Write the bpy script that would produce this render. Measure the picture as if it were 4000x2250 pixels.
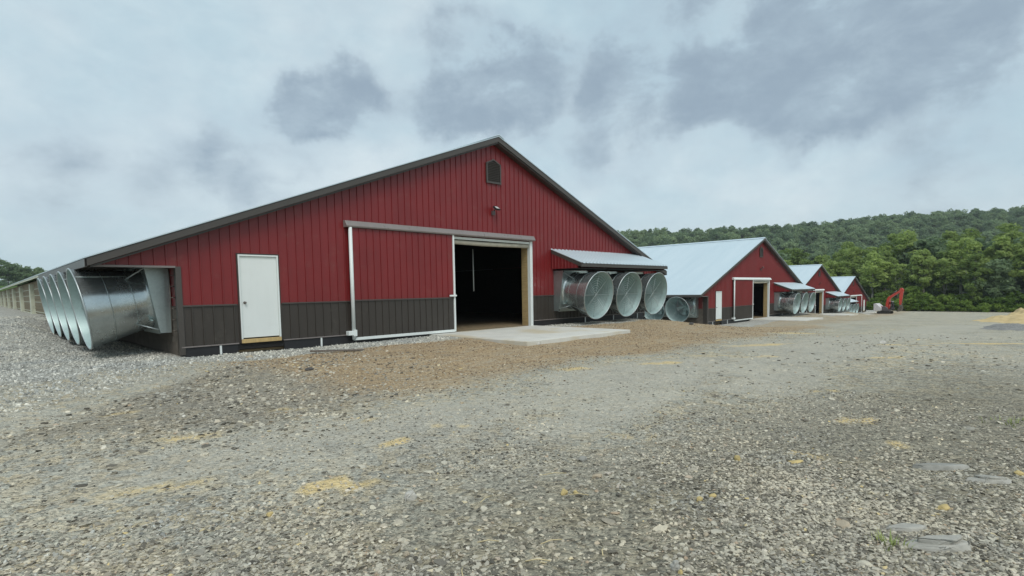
import bpy, bmesh, math, random
import numpy as np
from mathutils import Vector, Matrix, noise as mnoise

rnd = random.Random(7)
rng = np.random.default_rng(11)
for o in list(bpy.data.objects):
    bpy.data.objects.remove(o)
SC = bpy.context.scene
COL = SC.collection

# ------------------------------------------------------------------ camera
YAW, PITCH, ROLL = .785299, -.0685298, .017599
def cam_axes():
    d = np.array([math.sin(YAW)*math.cos(PITCH), math.cos(YAW)*math.cos(PITCH), math.sin(PITCH)])
    r0 = np.array([math.cos(YAW), -math.sin(YAW), 0.0]); u0 = np.cross(r0, d)
    c, s = math.cos(ROLL), math.sin(ROLL)
    return r0*c-u0*s, r0*s+u0*c, d
CR, CU, CD = cam_axes()
cd = bpy.data.cameras.new('camera'); cam = bpy.data.objects.new('camera', cd); COL.objects.link(cam)
cam.matrix_world = Matrix(((CR[0], CU[0], -CD[0], 0), (CR[1], CU[1], -CD[1], 0), (CR[2], CU[2], -CD[2], 1.5), (0, 0, 0, 1)))
cd.sensor_width = 36; cd.lens = 2107.24/4000*36; cd.shift_y = 153.5/4000
cd.clip_start = .05; cd.clip_end = 3000
SC.camera = cam

# ------------------------------------------------------------------ world and sun
SUN_EL, SUN_AZ = math.radians(52), math.radians(212)     # azimuth measured clockwise from +Y
W = bpy.data.worlds.new('World'); SC.world = W; W.use_nodes = True
wt = W.node_tree; wt.nodes.clear()
def wn(t, **k):
    n = wt.nodes.new(t)
    for a, b in k.items(): setattr(n, a, b)
    return n
sky = wn('ShaderNodeTexSky', sky_type='NISHITA', sun_disc=False, sun_elevation=SUN_EL, sun_rotation=SUN_AZ, air_density=1.0, dust_density=2.0)
bg1 = wn('ShaderNodeBackground'); bg1.inputs['Strength'].default_value = .10
bg2 = wn('ShaderNodeBackground'); bg2.inputs['Strength'].default_value = 1.0
mix = wn('ShaderNodeMixShader'); outw = wn('ShaderNodeOutputWorld')
tc = wn('ShaderNodeTexCoord')
L = wt.links.new
def wmath(op, a, b=None, c=None, clamp=False):
    n = wn('ShaderNodeMath', operation=op, use_clamp=clamp)
    for i, v in enumerate((a, b, c)):
        if v is None: continue
        if isinstance(v, (int, float)): n.inputs[i].default_value = v
        else: L(v, n.inputs[i])
    return n.outputs[0]
sep = wn('ShaderNodeSeparateXYZ'); L(tc.outputs['Generated'], sep.inputs[0])
zz = wmath('ADD', wmath('MAXIMUM', sep.outputs[2], 0.0), .22)
cx = wmath('DIVIDE', sep.outputs[0], zz); cy = wmath('DIVIDE', sep.outputs[1], zz)
cmb = wn('ShaderNodeCombineXYZ'); L(cx, cmb.inputs[0]); L(cy, cmb.inputs[1])
cmb3 = wn('ShaderNodeMapping'); cmb3.inputs['Scale'].default_value = (1, 1, 1.7); L(tc.outputs['Generated'], cmb3.inputs['Vector'])
def wnoise(scale, detail, rough, off, dist=0.0, iso=True):
    m = wn('ShaderNodeVectorMath', operation='ADD'); L(cmb3.outputs[0] if iso else cmb.outputs[0], m.inputs[0]); m.inputs[1].default_value = off
    n = wn('ShaderNodeTexNoise'); n.inputs['Scale'].default_value = scale; n.inputs['Detail'].default_value = detail
    n.inputs['Roughness'].default_value = rough; n.inputs['Distortion'].default_value = dist
    L(m.outputs[0], n.inputs['Vector']); return n.outputs['Fac']
n_big = wnoise(.55, 3, .5, (3.1, .4, 0), iso=False); n_mid = wnoise(3.6, 7, .58, (0.7, 5.2, 0), .3); n_fine = wnoise(8.5, 7, .6, (9.1, 2.2, 0), .2)
# cloud puffs: (direction azimuth from +Y deg, elevation deg, radius deg, weight)
def az_el(px, py):
    v = CD + CR*(px-2000)/2107.24 - CU*(py-1278.5)/2107.24
    v = v/np.linalg.norm(v); return v
PUFFS = [(1270, 380, 3.6, .55), (1420, 440, 3.6, .42), (1170, 430, 2.6, .40), (1880, 300, 5.0, .5), (2030, 250, 3.4, .42), (1760, 430, 3.4, .3), (1800, 120, 4.0, .25),
         (3050, 280, 4.2, .55), (3330, 240, 4.8, .66), (3600, 130, 4.6, .56), (2800, 345, 3.2, .48), (2650, 400, 3.0, .45), (3880, 40, 4.6, .5), (2500, 60, 5.0, .4), (2900, 40, 4.6, .40), (3280, 20, 4.5, .40),
         (3050, 520, 2.6, .45), (3250, 490, 2.6, .42), (2800, 560, 2.6, .36), (2550, 620, 2.6, .35), (2250, 430, 4.0, .32), (2420, 350, 3.0, .34),
         (1050, 660, 4.2, .26), (640, 650, 2.8, .2), (900, 620, 3.0, .22), (1250, 670, 3.0, .2), (300, 700, 4.5, .22), (60, 680, 4.0, .2), (720, 500, 2.6, .16), (3800, 650, 5.0, .28), (3500, 760, 5.0, .22), (2300, 620, 2.4, .2), (1950, 480, 3.5, .24)]
wv = wn('ShaderNodeTexNoise'); wv.inputs['Scale'].default_value = 4.2; wv.inputs['Detail'].default_value = 8; wv.inputs['Roughness'].default_value = .62; L(tc.outputs['Generated'], wv.inputs['Vector'])
wsb = wn('ShaderNodeVectorMath', operation='SUBTRACT'); L(wv.outputs['Color'], wsb.inputs[0]); wsb.inputs[1].default_value = (.5, .5, .5)
wsc = wn('ShaderNodeVectorMath', operation='SCALE'); L(wsb.outputs[0], wsc.inputs[0]); wsc.inputs['Scale'].default_value = .20
wad = wn('ShaderNodeVectorMath', operation='ADD'); L(tc.outputs['Generated'], wad.inputs[0]); L(wsc.outputs[0], wad.inputs[1])
wnm = wn('ShaderNodeVectorMath', operation='NORMALIZE'); L(wad.outputs[0], wnm.inputs[0])
acc = None
for (px, py, rad, wgt) in PUFFS:
    v = az_el(px, py)
    dp = wn('ShaderNodeVectorMath', operation='DOT_PRODUCT'); L(wnm.outputs[0], dp.inputs[0]); dp.inputs[1].default_value = tuple(v)
    mr = wn('ShaderNodeMapRange', interpolation_type='SMOOTHSTEP'); L(dp.outputs['Value'], mr.inputs['Value'])
    mr.inputs['From Min'].default_value = math.cos(math.radians(rad*1.66)); mr.inputs['From Max'].default_value = 1.0
    mr.inputs['To Min'].default_value = 0; mr.inputs['To Max'].default_value = wgt
    acc = mr.outputs[0] if acc is None else wmath('ADD', acc, mr.outputs[0])
acc = wmath('MULTIPLY', wmath('MINIMUM', acc, .80), .95)
t1 = wmath('MULTIPLY_ADD', n_mid, .95, -.50)
n_vf = wnoise(20.0, 5, .6, (4.4, 7.7, 0), .4)
t2 = wmath('MULTIPLY', wmath('ADD', wmath('MULTIPLY_ADD', n_fine, 1.5, -.75), wmath('MULTIPLY_ADD', n_vf, .30, -.15)), wmath('MULTIPLY_ADD', acc, 1.5, .22))
t3 = wmath('MULTIPLY_ADD', n_big, .5, -.25)
dens = wmath('ADD', wmath('ADD', acc, t1), wmath('ADD', t2, t3))
mr = wn('ShaderNodeMapRange', interpolation_type='SMOOTHSTEP'); L(dens, mr.inputs['Value'])
mr.inputs['From Min'].default_value = -.10; mr.inputs['From Max'].default_value = .98
ramp = wn('ShaderNodeValToRGB'); L(mr.outputs[0], ramp.inputs['Fac'])
cr = ramp.color_ramp; cr.elements[0].position = 0; cr.elements[0].color = (.435, .57, .635, 1)
cr.elements[1].position = 1; cr.elements[1].color = (.275, .35, .42, 1)
e = cr.elements.new(.35); e.color = (.405, .52, .59, 1)
e = cr.elements.new(.65); e.color = (.325, .415, .485, 1)
# pale streaks between the puffs
brk = wn('ShaderNodeMapRange', interpolation_type='SMOOTHSTEP'); L(wmath('ADD', n_big, wmath('MULTIPLY', n_fine, .35)), brk.inputs['Value'])
brk.inputs['From Min'].default_value = .52; brk.inputs['From Max'].default_value = .95
mxc = wn('ShaderNodeMix', data_type='RGBA'); mxc.inputs['B'].default_value = (.64, .71, .735, 1)
L(ramp.outputs[0], mxc.inputs['A']); L(wmath('MULTIPLY', brk.outputs[0], wmath('SUBTRACT', 1.0, mr.outputs[0])), mxc.inputs['Factor'])
mod = wn('ShaderNodeMix', data_type='RGBA', blend_type='MULTIPLY'); mod.inputs['Factor'].default_value = 1.0
modr = wn('ShaderNodeValToRGB'); modr.color_ramp.elements[0].position = .3; modr.color_ramp.elements[0].color = (.955, .96, .97, 1); modr.color_ramp.elements[1].position = .7; modr.color_ramp.elements[1].color = (1.05, 1.045, 1.035, 1)
L(n_vf, modr.inputs['Fac']); L(mxc.outputs['Result'], mod.inputs['A']); L(modr.outputs[0], mod.inputs['B'])
L(mod.outputs['Result'], bg2.inputs['Color']); L(sky.outputs[0], bg1.inputs['Color'])
mix.inputs['Fac'].default_value = .88
L(bg1.outputs[0], mix.inputs[1]); L(bg2.outputs[0], mix.inputs[2]); L(mix.outputs[0], outw.inputs['Surface'])

sd = bpy.data.lights.new('sun', 'SUN'); sun = bpy.data.objects.new('sun', sd); COL.objects.link(sun)
sd.energy = 1.5; sd.angle = math.radians(28); sd.color = (1.0, .97, .92)
sdir = Vector((math.sin(SUN_AZ)*math.cos(SUN_EL), math.cos(SUN_AZ)*math.cos(SUN_EL), math.sin(SUN_EL)))
sun.rotation_euler = sdir.to_track_quat('Z', 'Y').to_euler(); sun.location = (0, -20, 40)
vs = SC.view_settings; vs.view_transform = 'Standard'; vs.look = 'None'; vs.exposure = .30; vs.gamma = 1; vs.use_curve_mapping = False
SC.render.engine = 'CYCLES'
SC.cycles.max_bounces = 6; SC.cycles.diffuse_bounces = 3; SC.cycles.transparent_max_bounces = 6

# ------------------------------------------------------------------ materials
class Mat:
    def __init__(s, name):
        s.m = bpy.data.materials.new(name); s.m.use_nodes = True; s.t = s.m.node_tree
        s.b = s.t.nodes['Principled BSDF']; s.o = s.t.nodes['Material Output']
    def n(s, typ, **k):
        n = s.t.nodes.new(typ)
        for a, b in k.items(): setattr(n, a, b)
        return n
    def l(s, a, b): s.t.links.new(a, b)
    def math(s, op, a, b=None, c=None, clamp=False):
        n = s.n('ShaderNodeMath', operation=op, use_clamp=clamp)
        for i, v in enumerate((a, b, c)):
            if v is None: continue
            if isinstance(v, (int, float)): n.inputs[i].default_value = v
            else: s.l(v, n.inputs[i])
        return n.outputs[0]
    def pos(s):
        return s.n('ShaderNodeNewGeometry').outputs['Position']
    def objc(s):
        return s.n('ShaderNodeTexCoord').outputs['Object']
    def noise(s, vec, scale, detail=4, rough=.55, dist=0.0, col=False):
        n = s.n('ShaderNodeTexNoise'); n.inputs['Scale'].default_value = scale; n.inputs['Detail'].default_value = detail
        n.inputs['Roughness'].default_value = rough; n.inputs['Distortion'].default_value = dist
        s.l(vec, n.inputs['Vector']); return n.outputs['Color' if col else 'Fac']
    def scale(s, vec, sc):
        n = s.n('ShaderNodeMapping'); n.inputs['Scale'].default_value = sc; s.l(vec, n.inputs['Vector']); return n.outputs[0]
    def ramp(s, fac, stops, interp='LINEAR'):
        n = s.n('ShaderNodeValToRGB'); n.color_ramp.interpolation = interp; r = n.color_ramp
        r.elements[0].position = stops[0][0]; r.elements[0].color = (*stops[0][1], 1)
        r.elements[1].position = stops[-1][0]; r.elements[1].color = (*stops[-1][1], 1)
        for p, c in stops[1:-1]:
            e = r.elements.new(p); e.color = (*c, 1)
        s.l(fac, n.inputs['Fac']); return n.outputs[0]
    def mix(s, fac, a, b, mode='MIX'):
        n = s.n('ShaderNodeMix', data_type='RGBA', blend_type=mode)
        for k, v in (('Factor', fac), ('A', a), ('B', b)):
            i = n.inputs[k] if k == 'Factor' else [q for q in n.inputs if q.name == k and q.type == 'RGBA'][0]
            if isinstance(v, (int, float)): i.default_value = v
            elif isinstance(v, tuple): i.default_value = (*v, 1) if len(v) == 3 else v
            else: s.l(v, i)
        return [q for q in n.outputs if q.type == 'RGBA'][0]
    def rng(s, v, a, b, c=0, d=1, smooth=True):
        n = s.n('ShaderNodeMapRange', interpolation_type='SMOOTHSTEP' if smooth else 'LINEAR'); s.l(v, n.inputs['Value'])
        n.inputs['From Min'].default_value = a; n.inputs['From Max'].default_value = b
        n.inputs['To Min'].default_value = c; n.inputs['To Max'].default_value = d; return n.outputs[0]
    def bump(s, h, st, dist=.02, prev=None):
        n = s.n('ShaderNodeBump'); n.inputs['Strength'].default_value = st; n.inputs['Distance'].default_value = dist
        s.l(h, n.inputs['Height'])
        if prev is not None: s.l(prev, n.inputs['Normal'])
        return n.outputs[0]
    def set(s, **k):
        nm = dict(col='Base Color', rough='Roughness', metal='Metallic', spec='Specular IOR Level', nrm='Normal', coat='Coat Weight', trans='Transmission Weight')
        for a, v in k.items():
            i = s.b.inputs[nm[a]]
            if isinstance(v, (int, float)): i.default_value = v
            elif isinstance(v, tuple): i.default_value = (*v, 1)
            else: s.l(v, i)
        return s

def painted(name, col, rough=.42, var=.12, spec=.5, dirt=None, dirt_amt=.0):
    M = Mat(name); p = M.pos()
    a = M.noise(p, .9, 5, .6); b = M.noise(M.scale(p, (9, 9, .7)), 1.0, 4, .6)
    f = M.math('ADD', M.math('MULTIPLY', a, .6), M.math('MULTIPLY', b, .4))
    c = M.ramp(f, [(.3, tuple(x*(1-var) for x in col)), (.7, tuple(min(1, x*(1+var)) for x in col))])
    if dirt:
        g = M.noise(p, 2.5, 7, .65); c = M.mix(M.rng(g, .55, .8, 0, dirt_amt), c, dirt)
    r = M.math('MULTIPLY_ADD', b, .16, rough-.08)
    w = M.noise(M.scale(p, (5, 5, 1.2)), 1.3, 2, .5)
    M.set(col=c, rough=r, spec=spec, nrm=M.bump(w, .10, .02)); return M.m
def plain(name, col, rough=.6, metal=0, var=.15, sc=4.0):
    M = Mat(name); p = M.pos(); a = M.noise(p, sc, 5, .6)
    c = M.ramp(a, [(.3, tuple(x*(1-var) for x in col)), (.7, tuple(min(1, x*(1+var)) for x in col))])
    M.set(col=c, rough=rough, metal=metal); return M.m
def galv(name, col=(.50, .55, .55), rough=.34):
    M = Mat(name); p = M.objc()
    v = M.n('ShaderNodeTexVoronoi'); v.inputs['Scale'].default_value = 22; M.l(p, v.inputs['Vector'])
    sp = M.n('ShaderNodeSeparateColor'); M.l(v.outputs['Color'], sp.inputs[0])
    a = M.noise(p, 2.2, 5, .6)
    f = M.math('ADD', M.math('MULTIPLY', sp.outputs[0], .14), M.math('MULTIPLY', a, .86))
    c = M.ramp(f, [(.2, tuple(x*.78 for x in col)), (.8, tuple(x*1.18 for x in col))])
    M.set(col=c, metal=.85, rough=M.math('MULTIPLY_ADD', f, .22, rough-.1), nrm=M.bump(a, .05, .03)); return M.m
def wood(name, col, var=.3, stretch=(1, 1, 12)):
    M = Mat(name); p = M.objc(); a = M.noise(M.scale(p, stretch), 3.0, 6, .65, .4)
    c = M.ramp(a, [(.3, tuple(x*(1-var) for x in col)), (.7, tuple(min(1, x*(1+var*.7)) for x in col))])
    M.set(col=c, rough=.75, nrm=M.bump(a, .3, .01)); return M.m

m_red = painted('red_steel', (.180, .0160, .0175), .38, .13, .5, (.20, .105, .085), .30)
m_brown = painted('brown_steel', (.043, .036, .030), .42, .10, .5, (.12, .11, .09), .5)
m_trim = painted('brown_trim', (.066, .058, .051), .38, .10)
m_hood = painted('weathered_trim', (.21, .185, .175), .30, .16)
m_white = painted('white_paint', (.72, .76, .74), .40, .04, .5, (.45, .43, .38), .15)
m_roof = Mat('roof_steel'); _p = m_roof.pos()
_a = m_roof.noise(m_roof.scale(_p, (.15, 1.1, .2)), 1.0, 4, .6); m_roof.set(col=m_roof.ramp(_a, [(.3, (.54, .64, .69)), (.7, (.61, .70, .74))]), rough=.34, metal=.25, spec=.6)
m_roof = m_roof.m
m_galv = galv('galvanised_steel', (.50, .55, .55), .24); m_galv2 = galv('galvanised_sheet', (.44, .50, .49), .40); m_lin = galv('galvanised_lining', (.40, .52, .51), .50); m_lin.node_tree.nodes['Principled BSDF'].inputs['Metallic'].default_value = .35
m_wire = galv('galvanised_wire', (.52, .57, .57), .45)
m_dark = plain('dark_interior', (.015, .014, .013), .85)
m_floor = plain('shavings_floor', (.20, .15, .085), .95, 0, .35, 5)
m_post = wood('new_lumber', (.40, .29, .135)); m_sill = wood('sill_lumber', (.50, .36, .16), .2, (8, 1, 1))
m_board = wood('weathered_board', (.13, .11, .09), .35, (12, 1, 1)); m_side = wood('side_curtain', (.23, .185, .115), .22, (1, .4, 9))
m_cream = plain('cream_post', (.52, .54, .43), .6); m_curtain = plain('rolled_curtain', (.45, .42, .34), .75)
m_black = plain('black_plastic', (.018, .018, .02), .5); m_lens = plain('lamp_glass', (.75, .78, .76), .15)
m_conc = Mat('concrete'); _p = m_conc.pos(); _a = m_conc.noise(_p, 1.1, 6, .6); _b = m_conc.noise(_p, 18, 5, .7); _c = m_conc.noise(_p, .55, 4, .6)
_col = m_conc.ramp(_a, [(.3, (.52, .51, .46)), (.7, (.66, .65, .59))]); _col = m_conc.mix(m_conc.rng(_c, .48, .64, 0, .65), _col, (.44, .36, .21)); _col = m_conc.mix(m_conc.rng(_b, .6, .8, 0, .4), _col, (.28, .27, .24))
m_conc.set(col=_col, rough=.9, nrm=m_conc.bump(_b, .3, .01)); m_conc = m_conc.m
m_orange = painted('orange_paint', (.52, .055, .035), .38, .15, .5, (.12, .06, .04), .5)
m_rubber = plain('track_rubber', (.03, .028, .026), .8); m_glass = plain('cab_glass', (.03, .04, .045), .08); m_grey = plain('machine_grey', (.10, .09, .09), .5)
m_cwt = plain('pale_paint', (.62, .60, .60), .45); m_steel = plain('bare_steel', (.16, .14, .12), .45, .6)

# ------------------------------------------------------------------ mesh helper
class MB:
    def __init__(s): s.v = []; s.f = []; s.sm = []
    def add(s, vs, fs, smooth=False):
        k = len(s.v); s.v += [tuple(map(float, q)) for q in vs]; s.f += [tuple(i+k for i in q) for q in fs]; s.sm += [smooth]*len(fs); return s
    def box(s, x0, x1, y0, y1, z0, z1):
        return s.add([(x0, y0, z0), (x1, y0, z0), (x1, y1, z0), (x0, y1, z0), (x0, y0, z1), (x1, y0, z1), (x1, y1, z1), (x0, y1, z1)],
                     [(0, 3, 2, 1), (4, 5, 6, 7), (0, 1, 5, 4), (1, 2, 6, 5), (2, 3, 7, 6), (3, 0, 4, 7)])
    def prism(s, poly, a, b, axis='y'):
        # poly given counter-clockwise in the other two axes, extruded a..b
        n = len(poly)
        def P(p, t): return {'y': (p[0], t, p[1]), 'x': (t, p[0], p[1]), 'z': (p[0], p[1], t)}[axis]
        vs = [P(p, a) for p in poly]+[P(p, b) for p in poly]
        fs = [tuple(range(n)), tuple(range(2*n-1, n-1, -1))]+[(i, i+n, (i+1) % n+n, (i+1) % n) for i in range(n)]
        return s.add(vs, fs)
    def tube(s, pts, r, n=8, cap=True):
        pts = [Vector(p) for p in pts]; rs = r if isinstance(r, (list, tuple)) else [r]*len(pts)
        vs = []
        for i, p in enumerate(pts):
            t = (pts[min(i+1, len(pts)-1)]-pts[max(i-1, 0)]).normalized()
            a = t.cross(Vector((0, 0, 1))); a = a if a.length > 1e-3 else t.cross(Vector((1, 0, 0))); a.normalize(); b = t.cross(a)
            for k in range(n):
                w = 2*math.pi*k/n; vs.append(p+a*math.cos(w)*rs[i]+b*math.sin(w)*rs[i])
        fs = [(i*n+k, i*n+(k+1) % n, (i+1)*n+(k+1) % n, (i+1)*n+k) for i in range(len(pts)-1) for k in range(n)]
        if cap: fs += [tuple(range(n-1, -1, -1)), tuple((len(pts)-1)*n+k for k in range(n))]
        return s.add(vs, fs, True)
    def ring(s, c, ax, R, r, n=40, m=6):
        c = Vector(c); ax = Vector(ax).normalized(); a = ax.orthogonal().normalized(); b = ax.cross(a); vs = []
        for i in range(n):
            w = 2*math.pi*i/n; d = a*math.cos(w)+b*math.sin(w)
            for k in range(m):
                q = 2*math.pi*k/m; vs.append(c+d*(R+r*math.cos(q))+ax*r*math.sin(q))
        return s.add(vs, [(i*m+k, ((i+1) % n)*m+k, ((i+1) % n)*m+(k+1) % m, i*m+(k+1) % m) for i in range(n) for k in range(m)], True)
    def revolve(s, c, ax, prof, n=48):
        c = Vector(c); ax = Vector(ax).normalized(); a = Vector((1, 0, 0)); a = (a-ax*a.dot(ax)).normalized(); b = ax.cross(a); vs = []
        for (t, R) in prof:
            for i in range(n):
                w = 2*math.pi*i/n; vs.append(c+ax*t+(a*math.cos(w)+b*math.sin(w))*R)
        return s.add(vs, [(j*n+i, j*n+(i+1) % n, (j+1)*n+(i+1) % n, (j+1)*n+i) for j in range(len(prof)-1) for i in range(n)], True)
    def mesh(s, name, mat):
        me = bpy.data.meshes.new(name); me.from_pydata(s.v, [], s.f); me.materials.append(mat) if mat else None
        me.polygons.foreach_set('use_smooth', s.sm); me.update(); return me
    def build(s, name, mat, parent=None, bevel=0, loc=None):
        o = bpy.data.objects.new(name, s.mesh(name, mat)); COL.objects.link(o)
        if parent: o.parent = parent
        if loc: o.location = loc
        if bevel:
            b = o.modifiers.new('bevel', 'BEVEL'); b.width = bevel; b.segments = 2; b.limit_method = 'ANGLE'
        return o
def tag(o, label=None, cat=None, group=None, kind=None):
    for k, v in (('label', label), ('category', cat), ('group', group), ('kind', kind)):
        if v: o[k] = v
    return o
def thing(name, loc, label, cat, group=None, rz=0):
    o = bpy.data.objects.new(name, None); COL.objects.link(o); o.location = loc; o.rotation_euler = (0, 0, rz); o.empty_display_size = .3
    return tag(o, label, cat, group)
def copy_tree(o, parent=None):
    c = o.copy(); COL.objects.link(c)
    if parent: c.parent = parent
    for ch in list(o.children): copy_tree(ch, c)
    return c
def sstep(a, b, x):
    t = np.clip((x-a)/(b-a), 0, 1); return t*t*(3-2*t)

# ------------------------------------------------------------------ layout of the four barns
BX, BY, BZ = 13.3, 14.1, .14
OFF = [(0, 0, 0), (33.96, 3.34, -1.34), (68.72, 8.43, -2.61), (98.65, 11.13, -3.97)]
# ------------------------------------------------------------------ terrain
PADX = [-600, 21.8, 31.0, 59, 68.5, 93, 99, 124.5, 150, 165, 900]; PADZ = [.12, .10, -1.22, -1.24, -2.49, -2.51, -3.85, -3.86, -4.6, -4.8, -5]
YRDX = [-600, 5, 15, 30, 60, 100, 150, 170, 900]; YRDZ = [0, 0, -.02, -.55, -1.85, -3.42, -4.75, -4.9, -5]
FRX = [-600, 13.3, 24, 47, 82, 112, 160, 900]; FRY = [14.1, 14.1, 14.3, 17.4, 22.5, 25.2, 30, 30]
def vnoise(x, y, s, seed):
    g = np.random.default_rng(seed).random((97, 97)); X = x/s; Y = y/s
    xi = np.floor(X).astype(int); yi = np.floor(Y).astype(int); fx = X-xi; fy = Y-yi; fx = fx*fx*(3-2*fx); fy = fy*fy*(3-2*fy)
    a = g[xi % 97, yi % 97]; b = g[(xi+1) % 97, yi % 97]; c = g[xi % 97, (yi+1) % 97]; d = g[(xi+1) % 97, (yi+1) % 97]
    return (a*(1-fx)+b*fx)*(1-fy)+(c*(1-fx)+d*fx)*fy-.5
def H(x, y):
    x = np.asarray(x, float); y = np.asarray(y, float)
    pad = np.interp(x, PADX, PADZ); yrd = np.interp(x, YRDX, YRDZ); fr = np.interp(x, FRX, FRY)
    w = sstep(fr-6.5, fr-1.2, y); h = yrd*(1-w)+pad*w
    # bank along the long left side of the nearest barn
    bank = .74*sstep(15, 25.5, y)*(1-sstep(.9, 2.5, x)*(1-sstep(24.0, 25.6, y)))*(1-sstep(2.6, 3.3, x))
    h = h+bank*(x < 3.4)
    # loose mound of dirt in front of the barn fronts
    m = sstep(fr-6.5, fr-4.4, y)*(1-sstep(fr-3.4, fr-1.6, y))*sstep(1, 6, x)*(1-sstep(9.0, 10.0, x)*(1-sstep(15.6, 16.8, x)))
    h = h+m*.10*(1+1.2*vnoise(x, y, 1.6, 5))*(1-sstep(13, 18.5, x))
    # left meadow far away climbs
    h = h+7.5*sstep(120, 330, y)*(1-sstep(30, 60, x))
    near = 1-sstep(60, 150, np.hypot(x, y))
    h = h+near*(.06*vnoise(x, y, 2.7, 1)+.035*vnoise(x, y, .9, 2)+.018*vnoise(x, y, .4, 3))*(1-.8*sstep(fr-.6, fr+.2, y)*(x > 3.2))
    inside = (y > fr-.2) & (x > 3.4) & (x < 124)
    return np.where(inside, h-.12, h)
def seg(a, b, st): return np.arange(a, b, st)
gx = np.concatenate([seg(-900, -100, 50), seg(-100, -10, 5), seg(-10, -2, .5), seg(-2, 28, .2), seg(28, 70, .7), seg(70, 170, 2), seg(170, 300, 10), seg(300, 1001, 50)])
gy = np.concatenate([seg(-900, -100, 50), seg(-100, -10, 5), seg(-10, -2, .5), seg(-2, 20, .2), seg(20, 40, .6), seg(40, 100, 3), seg(100, 400, 10), seg(400, 1001, 50)])
GX, GY = np.meshgrid(gx, gy, indexing='ij'); GZ = H(GX, GY)
def grid_mesh(name, GX, GY, GZ):
    nx, ny = GX.shape; me = bpy.data.meshes.new(name)
    idx = np.arange(nx*ny).reshape(nx, ny)
    q = np.stack([idx[:-1, :-1], idx[1:, :-1], idx[1:, 1:], idx[:-1, 1:]], -1).reshape(-1, 4)
    me.vertices.add(nx*ny); me.vertices.foreach_set('co', np.stack([GX, GY, GZ], -1).astype(np.float32).ravel())
    me.loops.add(q.size); me.loops.foreach_set('vertex_index', q.astype(np.int32).ravel())
    me.polygons.add(len(q)); me.polygons.foreach_set('loop_start', (np.arange(len(q))*4).astype(np.int32)); me.polygons.foreach_set('loop_total', np.full(len(q), 4, np.int32))
    me.polygons.foreach_set('use_smooth', np.ones(len(q), bool)); me.update(calc_edges=True); return me
def attr(me, name, arr):
    a = me.attributes.new(name, 'FLOAT', 'POINT'); a.data.foreach_set('value', np.asarray(arr, np.float32).ravel())
def blob(x, y, cx, cy, rx, ry, ang=0):
    c, s = math.cos(ang), math.sin(ang); u = ((x-cx)*c+(y-cy)*s)/rx; v = (-(x-cx)*s+(y-cy)*c)/ry
    return np.clip(1.5-np.hypot(u, v), 0, 1)
SAND = []   # bare yellow sand spots (x, y, rx, ry, angle, strength)
def masks(x, y):
    fr = np.interp(x, FRX, FRY)
    wob = 1.3*vnoise(x, y, 2.3, 21)+.7*vnoise(x, y, .8, 22)
    # pale crushed stone skirt against the walls
    skirt = sstep(fr-1.9, fr-1.3, y+.5*wob)*(1-sstep(25, 27, x))
    skirt = np.maximum(skirt, sstep(fr-2.6, fr-2.0, y+.5*wob)*sstep(25, 27, x)*.7)
    lft = (1-sstep(3.2, 4.4, x+.6*wob+.25*(14-y)))*sstep(8.2, 9.4, y-1.2*x+.8*wob)     # crushed stone road on the left of the barn
    brown = sstep(fr-8.7, fr-6.2, y+.9*wob)*(1-sstep(fr-2.0, fr-1.4, y+.5*wob))*sstep(2.4, 5.2, x+.8*wob)*(1-.35*sstep(24, 34, x))
    dark = sstep(fr-8.8, fr-5.8, y+1.2*wob)*(1-sstep(fr-3.4, fr-2.0, y+.6*wob))*(1-sstep(4.2, 7.2, x+wob))*(1-sstep(-1.6, -.4, y-1.2*x-8.6+.8*wob))
    yc = 5.7-.15*np.minimum(x, 12)-.05*np.maximum(x-12, 0)
    band = np.exp(-((y-yc+.35*wob)/1.35)**2)*sstep(-1, 2, x)+.7*np.exp(-((y-yc+2.6+.3*wob)/.7)**2)*(1-sstep(6, 14, x))*sstep(2.4, 4.5, np.hypot(x, y))
    streak = np.clip(sstep(.44, .60, .5+vnoise(x+.4*y, (y-.10*x)*3.2, 3.4, 31)*.9)*sstep(2.5, 6, np.hypot(x, y)), 0, 1)
    track = np.clip(band*.85+.55*streak*sstep(3, 7, np.hypot(x, y)), 0, 1)
    return skirt, lft, brown, dark, track
sk, lf, brn, drk, trk = masks(GX, GY)
sand = np.zeros_like(GX)
for (sx, sy, rx, ry, an, st) in [(1.93, 3.95, .33, .13, -.55, 1), (2.9, 4.62, .16, .10, -.5, .9), (1.55, 6.4, .35, .2, -.5, .6), (.95, 4.9, .55, .18, -.6, .5), (.62, 4.25, .3, .12, -.6, .4), (9.6, 5.4, .6, .25, -.6, .55), (11.5, 5.3, .8, .25, -.6, .45), (7.8, 6.2, .4, .2, -.6, .6),
        (21, 6.4, 1.2, .5, -.6, .5), (7.0, 1.5, .35, .15, -.5, .7), (8.7, 2.3, .3, .12, -.5, .6), (13.5, 2.4, .5, .18, -.6, .6), (16.5, 2.5, .9, .22, -.7, .8), (19, 1.2, 1.4, .25, -.75, .8), (5.2, 1.5, .22, .12, -.6, .6), (6.2, 1.0, .3, .1, -.6, .55),
        (4.7, 2.9, .25, .12, -.5, .5), (2.8, 6.9, .3, .14, -.5, .6), (4.4, 6.2, .25, .12, -.5, .5), (3.7, 4.7, .35, .12, -.6, .45), (1.2, 8.4, .3, .14, -.4, .5), (12, 4.4, .8, .2, -.6, .45), (14.5, 5.3, 1.2, .3, -.6, .5), (3.2, 5.6, .25, .1, -.5, .55), (0.75, 9.6, .2, .3, .2, .4)]:
    sand = np.maximum(sand, blob(GX, GY, sx, sy, rx, ry, an)*st)
far_grass = sstep(28, 40, np.maximum(GX-118, 0)) + sstep(100, 125, GY)*(1-sstep(-60, 300, GX)*0) + sstep(14, 40, -GY-10)*0
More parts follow.
